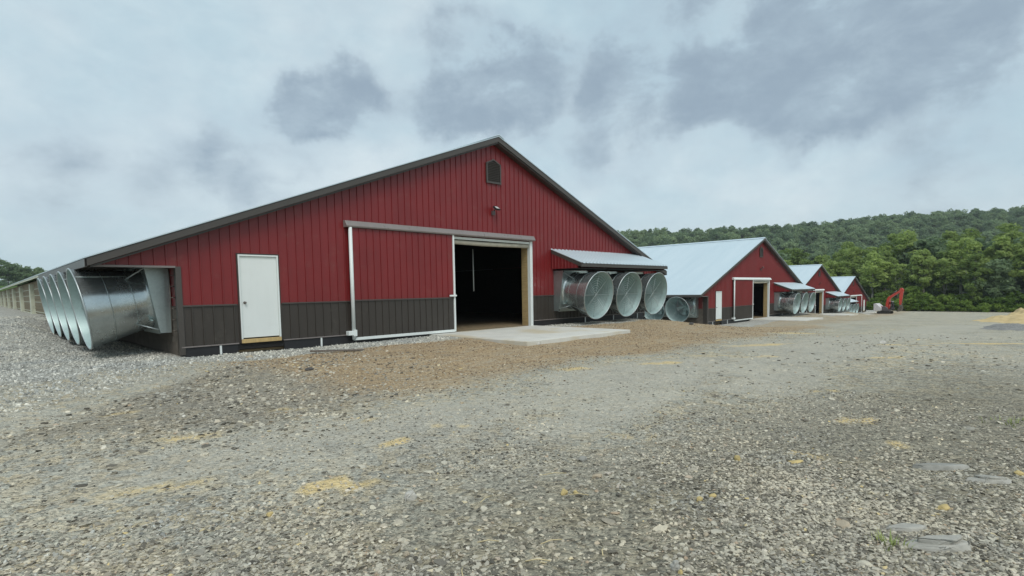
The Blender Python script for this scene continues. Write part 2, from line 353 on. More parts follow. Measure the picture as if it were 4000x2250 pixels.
far_grass = np.clip(far_grass, 0, 1)

gm = grid_mesh('ground', GX, GY, GZ)
for nme, a in (('skirt', np.maximum(sk, lf*.42)), ('brown', brn), ('darkdirt', drk), ('track', trk), ('sandspot', sand), ('grassy', far_grass)): attr(gm, nme, a)
attr(gm, 'coarse', (1-sstep(2.0-.12*GX, 4.6-.12*GX, GY+1.2*vnoise(GX, GY, 1.6, 47)))*(1-sstep(9, 15, np.hypot(GX, GY))))
def ground_material():
    M = Mat('shale_ground'); p = M.pos()
    def at(n): q = M.n('ShaderNodeAttribute', attribute_name=n); return q.outputs['Fac']
    def vor(sc, rn=1.0):
        v = M.n('ShaderNodeTexVoronoi'); v.inputs['Scale'].default_value = sc; v.inputs['Randomness'].default_value = rn
        w = M.n('ShaderNodeVectorMath', operation='ADD'); nn = M.noise(p, 6, 2, .5, 0, True); sc_ = M.n('ShaderNodeVectorMath', operation='SCALE'); M.l(nn, sc_.inputs[0]); sc_.inputs['Scale'].default_value = .12
        M.l(p, w.inputs[0]); M.l(sc_.outputs[0], w.inputs[1]); M.l(w.outputs[0], v.inputs['Vector'])
        s = M.n('ShaderNodeSeparateColor'); M.l(v.outputs['Color'], s.inputs[0]); return v.outputs['Distance'], s
    d1, s1 = vor(26); d2, s2 = vor(60); d3, s3 = vor(9)
    big = M.noise(p, .35, 5, .6); mid = M.noise(p, 1.7, 6, .65); fine = M.noise(p, 45, 4, .7)
    tone = M.math('ADD', M.math('MULTIPLY', s1.outputs[0], .5), M.math('MULTIPLY', s2.outputs[0], .5))
    stone = M.ramp(tone, [(.12, (.20, .188, .155)), (.4, (.37, .348, .287)), (.62, (.46, .43, .352)), (.88, (.58, .54, .44))])
    hue = M.ramp(s3.outputs[1], [(.1, (.95, .985, 1.02)), (.5, (1, 1, 1)), (.9, (1.08, 1.0, .88))])
    stone = M.mix(1.0, stone, hue, 'MULTIPLY')
    patch = M.ramp(M.math('MULTIPLY_ADD', mid, .5, M.math('MULTIPLY', big, .5)), [(.33, (.74, .75, .77)), (.5, (1, 1, .98)), (.66, (1.22, 1.20, 1.12))])
    stone = M.mix(1.0, stone, patch, 'MULTIPLY')
    # packed fine dust in the wheel tracks
    dust = M.ramp(M.math('MULTIPLY_ADD', fine, .35, M.math('MULTIPLY_ADD', mid, .3, M.math('MULTIPLY', tone, .35))), [(.3, (.385, .365, .305)), (.7, (.535, .505, .42))])
    tk = M.rng(M.math('ADD', at('track'), M.math('MULTIPLY_ADD', mid, 1.0, -.5)), .25, 1.0, 0, .75)
    c = M.mix(tk, stone, dust)
    c = M.mix(M.math('MULTIPLY', at('coarse'), .75), c, M.ramp(tone, [(.2, (.09, .08, .06)), (.8, (.31, .28, .205))]))
    pale = M.ramp(tone, [(.1, (.24, .235, .21)), (.5, (.40, .395, .355)), (.9, (.60, .59, .53))])
    edge = M.math('MULTIPLY_ADD', mid, .8, M.math('MULTIPLY', fine, .3))
    def m(nm, lo=.45, hi=.75): return M.rng(M.math('ADD', at(nm), M.math('ADD', edge, -.55)), lo, hi)
    strk = M.noise(M.scale(p, (.9, 3.2, 1)), 1.6, 6, .7, .5)
    bro = M.ramp(M.math('MULTIPLY_ADD', tone, .55, M.math('MULTIPLY', fine, .45)), [(.2, (.19, .130, .072)), (.5, (.39, .275, .155)), (.8, (.56, .43, .26))])
    drk_ = M.ramp(tone, [(.2, (.11, .092, .07)), (.8, (.32, .28, .215))])
    c = M.mix(M.math('MULTIPLY', m('darkdirt', .35, .95), .6), c, drk_)
    c = M.mix(M.math('MULTIPLY', M.math('MULTIPLY', m('brown', .35, .95), M.rng(strk, .30, .58, .45, 1.0)), .92), c, bro)
    c = M.mix(m('skirt', .4, .7), c, pale)
    sn = M.ramp(M.math('MULTIPLY_ADD', fine, .6, M.math('MULTIPLY', tone, .4)), [(.3, (.50, .38, .18)), (.7, (.78, .62, .34))])
    c = M.mix(m('sandspot', .22, .62), c, sn)
    spk = M.rng(s3.outputs[0], .975, .985); c = M.mix(M.math('MULTIPLY', spk, M.rng(d3, .035, .02)), c, (.50, .38, .17))
    gr = M.ramp(M.math('MULTIPLY_ADD', mid, .6, M.math('MULTIPLY', fine, .4)), [(.3, (.035, .07, .012)), (.7, (.10, .17, .03))])
    c = M.mix(m('grassy'), c, gr)
    hgt = M.math('ADD', M.math('MULTIPLY', d1, -.9), M.math('MULTIPLY', d2, -.45))
    hgt = M.math('ADD', hgt, M.math('MULTIPLY', s1.outputs[1], .35))
    M.set(col=c, rough=.92, spec=.25, nrm=M.bump(hgt, .75, .035)); return M.m
m_ground = ground_material(); gm.materials.append(m_ground)
ground = bpy.data.objects.new('ground', gm); COL.objects.link(ground); tag(ground, 'uneven grey shale gravel yard with brown dirt and tan sand spots', kind='structure')

# ------------------------------------------------------------------ barn
HW = 9.93; EV = 11.6; EZ = 2.2; RZ = 6.72; SL = (RZ-EZ)/EV; LEN = 150.0
def ztop(x): return RZ-SL*abs(x)
def zwall(x): return ztop(x)-.055
RIB = .2286
def sheet(x0, x1, zb, ztf, y=0.0, rib=True, h=.023):
    xs = [(x0, 0), (x0+.007, h), (x0+.030, h), (x0+.037, 0), (x1, 0)] if rib and x1-x0 > .08 else [(x0, 0), (x1, 0)]
    vs = [(x, y-d, zb) for x, d in xs]+[(x, y-d, max(zb+.002, ztf(x))) for x, d in xs]; n = len(xs)
    return MB().add(vs, [(i, i+1, n+i+1, n+i) for i in range(n-1)])
DOOR = (-8.66, -7.67, 2.37); OPEN = (-1.93, 1.87, 3.16)
def make_barn():
    b = thing('barn', (BX, BY, BZ), 'nearest and largest red barn with dark brown wainscot and wide open doorway', 'barn', 'red barns in a row')
    # backing of the gable wall
    w = MB()
    def slab(x0, x1, zb):
        xs = [x0]+([0.0] if x0 < 0 < x1 else [])+[x1]
        w.prism([(x0, zb), (x1, zb)]+[(x, zwall(x)) for x in reversed(xs)], .012, .07)
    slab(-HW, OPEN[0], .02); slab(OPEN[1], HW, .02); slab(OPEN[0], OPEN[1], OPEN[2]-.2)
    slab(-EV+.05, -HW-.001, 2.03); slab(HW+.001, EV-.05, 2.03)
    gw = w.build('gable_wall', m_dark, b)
    brk = sorted([-HW, HW, DOOR[0], DOOR[1], OPEN[0], OPEN[1], 0.0])
    edges = [-EV+.06+i*RIB for i in range(int((2*EV-.12)/RIB)+1)]+[EV-.06]
    for i in range(len(edges)-1):
        a, c = edges[i], edges[i+1]
        cuts = [a]+[k for k in brk if a+.012 < k < c-.012]+[c]
        for j in range(len(cuts)-1):
            x0, x1 = cuts[j], cuts[j+1]; mx = (x0+x1)/2
            zb = 1.13 if abs(mx) < HW else 2.02
            if DOOR[0] < mx < DOOR[1]: zb = DOOR[2]
            if OPEN[0] < mx < OPEN[1]: zb = OPEN[2]
            if zwall(mx)-zb > .03: sheet(x0, x1, zb, zwall, rib=(j == 0)).build('siding_panel', m_red, gw)
            if abs(mx) < HW and not DOOR[0] < mx < DOOR[1] and not OPEN[0] < mx < OPEN[1]:
                sheet(x0, x1, .185, lambda x: 1.12, rib=(j == 0)).build('wainscot_panel', m_brown, gw)
    # trims
    def strip(name, segs, z0, z1, d, mat):
        t = MB()
        for s0, s1 in segs: t.box(s0, s1, -d, -.001, z0, z1)
        return t.build(name, mat, b, .004)
    runs = [(-HW-.02, DOOR[0]-.05), (DOOR[1]+.05, OPEN[0]-.02), (OPEN[1]+.12, HW+.02)]
    strip('wainscot_cap', runs, 1.108, 1.146, .034, m_trim); strip('base_flashing', runs, .163, .190, .04, m_hood)
    for s0, s1 in runs: MB().box(s0+.02, s1-.02, -.006, .05, -.25, .163).build('skirt_board', m_black, b)
    for x in (-9.15, -6.62, 5.2, 7.3, 9.3): MB().box(x, x+.045, -.03, -.008, -.2, .16).build('base_strap', m_white, b)
    for s in (-1, 1):   # corner trims and recess side walls
        MB().box(s*HW-.055, s*HW+.055, -.036, .06, .0, 2.03).build('corner_trim', m_trim, b, .004)
        MB().prism([(s*(HW+.05), 2.0), (s*(EV-.08), 2.0), (s*(EV-.08), 2.045), (s*(HW+.05), 2.045)][::s], -.03, .02).build('soffit_trim', m_hood, b)
        rs = MB(); xx = s*HW
        rs.box(min(xx, xx-s*.05), max(xx, xx-s*.05), .07, 10.6, 1.13, 2.70); rs.build('recess_wall', m_red, b)
        ro = s*(HW+.008); MB().box(min(ro, xx), max(ro, xx), .065, .34, -.05, 2.03).build('recess_return', m_brown, b)
        for k in range(7):
            z0 = -.1+k*.175; MB().box(min(xx, xx-s*.05)-.004*(k % 2), max(xx, xx-s*.05)+.004*(k % 2), .07, 10.6, z0, z0+.172).build('recess_board', m_board, b)
        for k in range(9):
            y = .5+k*1.2; MB().box(min(xx, s*(EV-.1)), max(xx, s*(EV-.1)), y, y+.045, 2.06, 2.20).build('joist', m_board, b)
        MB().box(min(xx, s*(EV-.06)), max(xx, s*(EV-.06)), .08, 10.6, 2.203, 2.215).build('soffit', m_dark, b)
        # long curtain-sided wall beyond the fans
        xo = s*11.28; cw = MB().box(min(xo, xo-s*.1), max(xo, xo-s*.1), 10.75, LEN, -.2, 2.1); cw = cw.build('side_wall', m_side, b)
        MB().prism([(s*HW, -.2), (xo, -.2), (xo, ztop(xo)-.05), (s*HW, ztop(HW)-.05)][::s], 10.62, 10.74).build('recess_end_wall', m_board, b)
        nb = 18 if s < 0 else 4
        for k in range(nb):
            y = 10.9+k*7.1; MB().box(min(xo, xo+s*.14), max(xo, xo+s*.14), y, y+.62, .55, 2.0).build('side_post', m_cream, b)
            if k < 8:
                for j in range(9):
                    z = .78+j*.14; MB().box(min(xo, xo+s*.03), max(xo, xo+s*.03), y+1.3, y+6.9, z, z+.022).build('curtain_strap', m_cream if j in (0, 3, 5, 7) else m_side, cw)
                MB().box(min(xo, xo+s*.06), max(xo, xo+s*.06), y+.64, y+7.08, .64, .70).build('sill_rail', m_cream, cw)
    # roof
    r = MB(); th = .026
    for s in (-1, 1):
        ex = s*(EV+.05); ez = ztop(EV+.05)
        r.prism([(0, RZ-th), (ex, ez-th), (ex, ez), (0, RZ)][::-s], -.32, LEN)
    rf = r.build('roof', m_roof, b)
    q = MB()
    for s in (-1, 1): q.prism([(0, RZ+.02), (s*.25, RZ+.02-SL*.25), (s*.25, RZ+.045-SL*.25), (0, RZ+.05)][::-s], -.33, LEN)
    q.build('ridge_cap', m_roof, rf)
    for s in (-1, 1):
        k = MB().prism([(0, RZ-.205), (s*(EV+.03), EZ-.21), (s*(EV+.03), EZ-.048), (0, RZ-.030)][::-s], -.30, -.262); k.build('rake_trim', m_trim, b, .004)
        k = MB().prism([(0, RZ-.255), (s*(EV-.06), EZ-.225), (s*(EV-.06), EZ-.185), (0, RZ-.215)][::-s], -.262, -.03); k.build('rake_soffit', m_brown, b)
        xe = s*(EV+.04)
        MB().box(min(xe, xe-s*.04), max(xe, xe-s*.04), -.30, 10.2, 1.985, 2.15).build('eave_fascia', m_trim, b, .004)
        MB().box(min(xe, xe-s*.03), max(xe, xe-s*.03), 10.2, LEN, 2.085, 2.15).build('eave_trim', m_cream, b)
    # interior
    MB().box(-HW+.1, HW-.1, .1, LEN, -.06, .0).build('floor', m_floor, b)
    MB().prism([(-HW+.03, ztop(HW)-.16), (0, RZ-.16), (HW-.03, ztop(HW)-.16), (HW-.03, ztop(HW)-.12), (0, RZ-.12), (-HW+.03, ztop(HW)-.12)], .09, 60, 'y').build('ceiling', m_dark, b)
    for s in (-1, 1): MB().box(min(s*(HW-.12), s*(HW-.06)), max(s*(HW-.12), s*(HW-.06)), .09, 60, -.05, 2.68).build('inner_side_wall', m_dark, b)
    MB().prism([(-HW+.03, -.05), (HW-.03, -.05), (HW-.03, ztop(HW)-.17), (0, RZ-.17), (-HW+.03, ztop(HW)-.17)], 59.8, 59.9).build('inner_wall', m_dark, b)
    MB().tube([(.35, 1.6, 2.95), (.36, 1.6, 1.35)], .018, 6).build('drop_tube', m_white, b)
    # walk door
    d = MB().box(DOOR[0]+.05, DOOR[1]-.05, -.012, .03, .30, DOOR[2]-.06).build('walk_door', m_white, b, .004)
    f = MB(); f.box(DOOR[0]+.012, DOOR[0]+.048, -.05, .03, .27, DOOR[2]-.02); f.box(DOOR[1]-.048, DOOR[1]-.012, -.05, .03, .27, DOOR[2]-.02); f.box(DOOR[0]+.048, DOOR[1]-.048, -.05, .03, DOOR[2]-.057, DOOR[2]-.02)
    f.build('door_frame', m_white, d, .004)
    f = MB(); f.box(DOOR[0]-.02, DOOR[0]+.010, -.03, .03, .17, DOOR[2]+.012); f.box(DOOR[1]-.010, DOOR[1]+.02, -.03, .03, .17, DOOR[2]+.012); f.box(DOOR[0]+.010, DOOR[1]-.010, -.03, .03, DOOR[2]-.018, DOOR[2]+.012)
    f.build('door_casing', m_brown, d)
    MB().box(DOOR[0]+.012, DOOR[1]-.012, -.055, .03, .172, .267).build('door_sill', m_sill, d, .003)
    k = MB(); k.revolve((DOOR[0]+.13, -.012, 1.17), (0, -1, 0), [(0, .033), (.01, .033), (.012, .012), (.035, .012), (.04, .026), (.06, .028), (.07, .018), (.071, 0.001)], 14); k.build('door_knob', m_steel, d)
    # sliding door
    X0, X1, Z0, Z1 = -5.74, -1.98, .05, 3.20
    sdr = MB().box(X0+.02, X1-.02, -.125, -.085, Z0+.02, Z1).build('sliding_door', m_dark, b)
    n = 16; wd = (X1-X0-.16)/n
    for i in range(n):
        a = X0+.10+i*wd
        sheet(a, a+wd, 1.165, lambda x: Z1-.01, -.128).build('door_panel', m_red, sdr)
        sheet(a, a+wd, Z0+.05, lambda x: 1.13, -.128).build('door_wainscot_panel', m_brown, sdr)
    MB().box(X0+.10, X1-.06, -.165, -.126, 1.128, 1.168).build('door_cap', m_trim, sdr, .003)
    MB().tube([(X0+.05, -.155, Z0), (X0+.05, -.155, Z1)], .052, 12).build('edge_tube', m_white, sdr)
    MB().box(X1-.06, X1, -.17, -.08, Z0-.02, Z1+.05).build('door_edge_trim', m_white, sdr, .004)
    MB().box(X0+.05, X1-.061, -.165, -.08, Z0-.03, Z0+.05).build('bottom_rail', m_white, sdr, .004)
    g = MB(); g.box(X0-.13, X0+.10, -.20, -.03, Z0+.12, Z0+.24); g.box(X0+.02, X0+.12, -.22, -.10, Z0+.09, Z0+.27); g.build('door_guide', m_white, sdr, .006)
    MB().box(X1-.26, X1+.02, -.215, -.172, 1.19, 1.245).build('door_handle', m_white, sdr, .006)
    hp = [(-.0, 3.40), (-.0, 3.20), (-.20, 3.20), (-.215, 3.24), (-.13, 3.385)]
    MB().prism(hp, -5.82, 1.93, 'x').build('track_hood', m_hood, b, .006)
    # opening
    MB().box(OPEN[1]-.10, OPEN[1]+.03, -.07, .08, -.02, 3.19).build('door_jamb', m_white, b, .006)
    MB().box(OPEN[1]-.10, OPEN[1]+.03, .08, .40, .0, 3.0).build('jamb_post', m_post, b, .005)
    MB().box(OPEN[0], OPEN[1]-.11, -.05, .06, 3.09, 3.17).build('door_header', m_white, b, .005)
    rc = MB(); rc.tube([(OPEN[0]+.02, .03, 3.00), (-.6, .03, 2.985), (.8, .03, 3.0), (OPEN[1]-.12, .03, 3.01)], .075, 10); rc.build('rolled_curtain', m_curtain, b)
    MB().box(OPEN[0], OPEN[1], .10, .25, 3.02, 3.5).build('header_beam', m_board, b)
    # louvred vent
    vx, v0, v1, vp = -.03, 5.12, 5.80, 5.97; hw = .35
    v = MB().prism([(vx-hw+.03, v0+.03), (vx+hw-.03, v0+.03), (vx+hw-.03, v1), (vx, vp-.04), (vx-hw+.03, v1)], -.03, .02).build('gable_vent', m_black, b)
    f = MB(); f.box(vx-hw, vx-hw+.05, -.07, -.02, v0, v1); f.box(vx+hw-.05, vx+hw, -.07, -.02, v0, v1); f.box(vx-hw+.05, vx+hw-.05, -.07, -.02, v0, v0+.05)
    for s in (-1, 1): f.prism([(vx, vp-.05), (vx+s*hw, v1-.04), (vx+s*hw, v1+.01), (vx, vp)][::-s], -.07, -.02)
    f.build('vent_frame', m_trim, v)
    for k in range(12):
        z = v0+.065+k*.058; hh = hw-.05
        if z > v1-.02: hh = max(.05, (vp-z-.03)/(vp-v1)*hw)
        MB().add([(vx-hh, -.065, z), (vx+hh, -.065, z), (vx+hh, -.03, z+.05), (vx-hh, -.03, z+.05), (vx-hh, -.065, z-.008), (vx+hh, -.065, z-.008)], [(0, 1, 2, 3), (4, 5, 1, 0)]).build('vent_slat', m_brown, v)
    # lean-to roof over the front fans
    a0, a1, hz, lz, ly = 3.04, 9.50, 2.95, 2.36, -1.52
    lt = MB().prism([(-.02, hz-.06), (ly+.03, lz-.06), (ly+.03, lz-.03), (-.02, hz-.03)], a0+.03, a1-.03, 'x').build('lean_to', m_board, b)
    np_ = 7; pw = (a1-a0)/np_; sl = (hz-lz)/(-ly)
    for i in range(np_):
        t = MB(); xs = []
        for k in range(4):
            x = a0+i*pw+k*pw/4; xs += [(x, 0), (x+.02, .038), (x+.05, .038), (x+.07, 0)]
        xs.append((a0+(i+1)*pw, 0)); m_ = len(xs)
        vs = [(x, -.002, hz+d) for x, d in xs]+[(x, ly-.03, lz-.03*sl+d) for x, d in xs]+[(x, ly-.03, lz-.03*sl+d-.012) for x, d in xs]
        t.add(vs, [(k, m_+k, m_+k+1, k+1) for k in range(m_-1)]+[(m_+k, 2*m_+k, 2*m_+k+1, m_+k+1) for k in range(m_-1)])
        t.build('roof_panel', m_roof, lt)
    MB().box(a0, a1, ly-.005, ly+.028, lz-.155, lz-.032).build('lean_to_fascia', m_trim, lt, .004)
    for xx, nm in ((a0, 0), (a1-.035, 1)):
        MB().prism([(-.03, hz-.16), (ly+.03, lz-.155), (ly+.03, lz-.02), (-.03, hz-.02)], xx-.003, xx+.032, 'x').build('lean_to_rake', m_trim, lt)
        cp = MB(); k = 8
        for i in range(k):
            y0 = -.03+(ly+.20)*i/k; y1 = -.03+(ly+.20)*(i+1)/k; sx = 1 if nm else -1
            zf = lambda y: hz-.10+sl*y
            X = xx+.016
            cp.add([(X, y0, 2.17), (X+sx*.015, y0-.02, 2.17), (X+sx*.015, y0-.04, 2.17), (X, y0-.055, 2.17), (X, y1, 2.17), (X, y0, max(2.18, zf(y0))), (X+sx*.015, y0-.02, max(2.18, zf(y0-.02))), (X+sx*.015, y0-.04, max(2.18, zf(y0-.04))), (X, y0-.055, max(2.18, zf(y0-.055))), (X, y1, max(2.18, zf(y1)))],
                   [(j, j+1, j+6, j+5) for j in range(4)])
        cp.build('lean_to_end_wall', m_red, lt)
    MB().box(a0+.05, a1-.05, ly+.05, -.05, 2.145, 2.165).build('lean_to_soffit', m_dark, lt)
    # conduit in the recess
    c = MB(); c.tube([(-HW-.10, .36, 2.0), (-HW-.10, .36, .45)], .014, 6)
    for k in range(6): c.tube([(-HW-.10, .36, 1.85-k*.26), (-HW+.0, .36, 1.85-k*.26)], .012, 5)
    c.build('conduit', m_steel, b)
    return b
barn1 = make_barn(); BARNS = [barn1]
BL = ['second red barn, pale roof showing above its left side', 'third red barn from the left, mostly hidden behind the second barn', 'farthest red barn at the right end of the row, its walk door on the right']
for (ox, oy, oz), lb in zip(OFF[1:], BL):
    c = copy_tree(barn1); c.location = (BX+ox, BY+oy, BZ+oz); c['label'] = lb; BARNS.append(c)
BARNS[3].scale = (-1, 1, 1)
for c in BARNS[1:]:      # the hoods of the farther barns are still bright
    for ch in c.children:
        if ch.name.split('.')[0] in ('track_hood', 'rake_trim') and ch.name.startswith('track'):
            ch.material_slots[0].link = 'OBJECT'; ch.material_slots[0].material = m_white; ch['label'] = 'bright white door track hood'

# ------------------------------------------------------------------ exhaust fans (front faces -Y, origin on the wall at the bottom of the housing)
def make_fan():
    f = thing('exhaust_fan', (0, 0, 0), 'fan', 'fan', 'galvanised exhaust fans on the barns')
    h, hw, dt, db = 1.60, .82, .50, .24
    ang = math.atan2(dt-db, h); ax = Vector((0, -math.cos(ang), -math.sin(ang)))
    n = 48; cen = Vector((0, -(dt+db)/2, h/2)); up = Vector((0, -math.sin(ang), math.cos(ang)))
    # housing: wedge box, front plate with a round hole
    m = MB()
    fr = [(-hw, -db, 0), (hw, -db, 0), (hw, -dt, h), (-hw, -dt, h)]; bk = [(-hw, 0, 0), (hw, 0, 0), (hw, 0, h), (-hw, 0, h)]
    m.add(fr+bk, [(0, 4, 5, 1), (1, 5, 6, 2), (2, 6, 7, 3), (3, 7, 4, 0)])
    R0 = .70; circ = []; sq = []
    for i in range(n):
        w = 2*math.pi*(i+.5)/n; c, s = math.cos(w), math.sin(w); circ.append(cen+Vector((1, 0, 0))*c*R0+up*s*R0)
        k = 1/max(abs(c), abs(s)); sq.append(cen+Vector((1, 0, 0))*c*k*hw+up*s*k*(h/2/math.cos(ang)))
    m.add(circ+sq, [(i, (i+1) % n, n+(i+1) % n, n+i) for i in range(n)])
    m.add([(x*1.0, y-.004 if i < 2 else y-.004, z) for i, (x, y, z) in enumerate([(-hw-.02, -db, -.02), (hw+.02, -db, -.02), (hw+.02, -db, .02), (-hw-.02, -db, .02)])], [(0, 1, 2, 3)])
    m.build('housing', m_galv2, f)
    LN = 1.26; R1 = .925
    prof = [(-.02, R0+.10), (.0, R0+.06), (.03, R0+.02), (.10, R0+.005), (.30, R0+.045)]+[(.30+(LN-.30)*t, R0+.045+(R1-R0-.045)*t) for t in (.33, .66, 1)]
    inner = [(t, r-.012) for t, r in prof[::-1]]
    c = MB().revolve(cen, ax, prof, 56); co = c.build('cone', m_galv, f)
    MB().revolve(cen, ax, inner, 56).build('cone_lining', m_lin, co)
    MB().ring(cen+ax*LN, ax, R1+.004, .017, 56, 6).build('rim', m_wire, co)
    sm = MB()
    for t in (.32, .78): sm.ring(cen+ax*t, ax, R0+.045+(R1-R0-.045)*(t-.30)/(LN-.30)+.002, .007, 48, 5)
    for w in (.9, 3.9):
        d = Vector((1, 0, 0))*math.cos(w)+up*math.sin(w); sm.tube([cen+ax*.31+d*(R0+.049), cen+ax*(LN-.01)+d*(R1+.002)], .009, 5)
        for q in range(9): c0 = cen+ax*(.36+q*.1)+d*(R0+.055+(R1-R0-.045)*(.06+q*.1)/(LN-.30)); sm.revolve(c0-d*.004, d, [(0, .011), (.008, .007), (.009, .001)], 6)
    sm.build('seam', m_galv2, co)
    # wire guard set back in the mouth
    g = MB(); gp = cen+ax*(LN-.16)
    for k in range(1, 10): g.ring(gp-ax*.05*(1-(k/9)**2), ax, .092*k, .0065, 40, 4)
    for w in (0, 45, 90, 135):
        d = Vector((1, 0, 0))*math.cos(math.radians(w))+up*math.sin(math.radians(w))
        g.tube([gp-d*.90+ax*.02, gp, gp+d*.90+ax*.02], .0065, 5)
    g.build('wire_guard', m_wire, f)
    bl = MB(); bc = cen+ax*.05
    for k in range(6):
        w = math.pi/3*k+.3; d = Vector((1, 0, 0))*math.cos(w)+up*math.sin(w); tt = ax.cross(d)
        q = [bc+d*.10-tt*.05+ax*.03, bc+d*.64-tt*.14+ax*.06, bc+d*.66+tt*.11-ax*.04, bc+d*.10+tt*.07-ax*.03]
        bl.add(q+[v-ax*.008 for v in q], [(0, 1, 2, 3), (7, 6, 5, 4), (0, 4, 5, 1), (1, 5, 6, 2), (2, 6, 7, 3), (3, 7, 4, 0)])
    bl.revolve(bc, ax, [(-.06, .001), (-.06, .12), (.05, .12), (.08, .05), (.081, .001)], 18)
    bl.build('blades', m_lin, f)
    mo = MB(); mo.box(-.10, .10, -.50, -.26, .18, .42); mo.tube([(-.68, -.36, .30), (.68, -.36, .30)], .025, 6); mo.tube([(0, -.34, .3), (0, -.36, 1.3)], .03, 6); mo.build('motor', m_lin, f, .01)
    for k in range(8):
        z = .10+k*.18; MB().add([(-.74, -.10, z), (.74, -.10, z), (.74, -.03, z+.172), (-.74, -.03, z+.172)], [(0, 1, 2, 3)]).build('shutter_slat', m_lin, f)
    for sx in (-1, 1):
        for sz in (0, 1):
            p0 = Vector((sx*(hw-.06), -(db+(dt-db)*(.05 if sz == 0 else .95)), .08 if sz == 0 else h-.08)); d = (p0-cen); d = d-ax*d.dot(ax); d.normalize()
            MB().tube([p0, cen+ax*.36+d*(R0+.06)], .016, 5).build('brace', m_wire, f)
    return f
fan0 = make_fan(); _first = [True]
def place_fan(barn, x, y, side, label, mirror=False):
    ox, oy, oz = OFF[barn]
    f = fan0 if _first[0] else copy_tree(fan0); _first[0] = False
    f.location = (BX+ox+(-x if mirror else x), BY+oy+y, BZ+oz+.50); f.rotation_euler = (0, 0, {'front': 0, 'left': -math.pi/2, 'right': math.pi/2}[side]); f['label'] = label; return f
FX = (4.02, 6.16, 8.30); ORD = ['left', 'middle', 'right']; BN = ['nearest barn', 'second barn', 'third barn', 'farthest barn']
fan_sticker = None
for b in range(4):
    for i, x in enumerate(FX):
        mir = b == 3
        f = place_fan(b, x, 0, 'front', f'{ORD[i] if not mir else ORD[2-i]} of three galvanised cone fans under the lean-to of the {BN[b]}', mir)
        if b == 0 and i == 0: fan_sticker = f
        if b == 0:
            f.location.z -= .0
NTH = ['frontmost', 'second', 'third', 'fourth', 'rearmost']
for i in range(5):
    f = place_fan(0, -HW-.03, 1.5+1.93*i, 'left', f'{NTH[i]} of five large cone fans along the left side of the nearest barn')
    if i == 0: fan_left = f
for i in range(5):
    place_fan(1, -HW-.03, 1.5+1.93*i, 'left', f'{NTH[i]} of the cone fans under the left eave of the second barn')
s = MB().revolve((-.83, -.30, 1.50), (-1, 0, 0), [(0, .05), (.004, .05), (.005, .001)], 20); s.build('round_sticker', m_white, fan_sticker)
s = MB().box(-.826, -.8215, -.20, -.03, .20, .30); s.build('warning_label', plain('paper_label', (.55, .43, .27), .7), fan_left)

# ------------------------------------------------------------------ flood lamps over the sliding doors
def make_lamp():
    t = thing('flood_lamp', (0, 0, 0), 'x', 'lamp', 'flood lamps on the barn gables')
    MB().box(-.055, .055, -.10, 0, -.12, .02).build('junction_box', m_grey, t, .008)
    MB().tube([(0, -.07, .0), (.0, -.13, .06)], .02, 6).build('bracket', m_black, t)
    hd = bpy.data.objects.new('lamp_head', MB().box(-.13, .13, -.03, .03, -.08, .08).mesh('lamp_head', m_black)); COL.objects.link(hd); hd.parent = t; hd.location = (.03, -.19, .10); hd.rotation_euler = (math.radians(-50), 0, math.radians(12))
    ln = bpy.data.objects.new('lens', MB().box(-.09, .09, -.034, -.03, -.055, .055).mesh('lens', m_lens)); COL.objects.link(ln); ln.parent = hd
    return t
lamp0 = make_lamp()
for b in range(4):
    l_ = lamp0 if b == 0 else copy_tree(lamp0)
    ox, oy, oz = OFF[b]; l_.location = (BX-.10+ox, BY+oy-.02, BZ+oz+4.14)
    l_['label'] = f'small black flood lamp on the red gable of the {BN[b]} above the doorway'

# ------------------------------------------------------------------ concrete pads
def pad(b, x0, x1, y0, name='concrete_pad'):
    ox, oy, oz = OFF[b]; m = MB(); m.box(x0, x1, y0, -.01, -.45, 0.0)
    o = m.build('concrete_pad', m_conc, None, .015, (BX+ox, BY+oy, BZ+oz+.0)); tag(o, f'pale concrete pad at the open doorway of the {BN[b]}', kind='structure'); return o
pad(0, -3.0, 1.95, -4.35); pad(1, -2.4, 2.3, -4.2); pad(2, -2.4, 2.3, -4.2); pad(3, -2.6, 2.4, -4.2)
o = MB().box(6.6, 9.8, -3.2, -.01, -.3, .0).build('concrete_pad', m_conc, None, .015, (BX+OFF[3][0], BY+OFF[3][1], BZ+OFF[3][2])); tag(o, 'pale concrete pad below the walk door of the farthest barn', kind='structure')
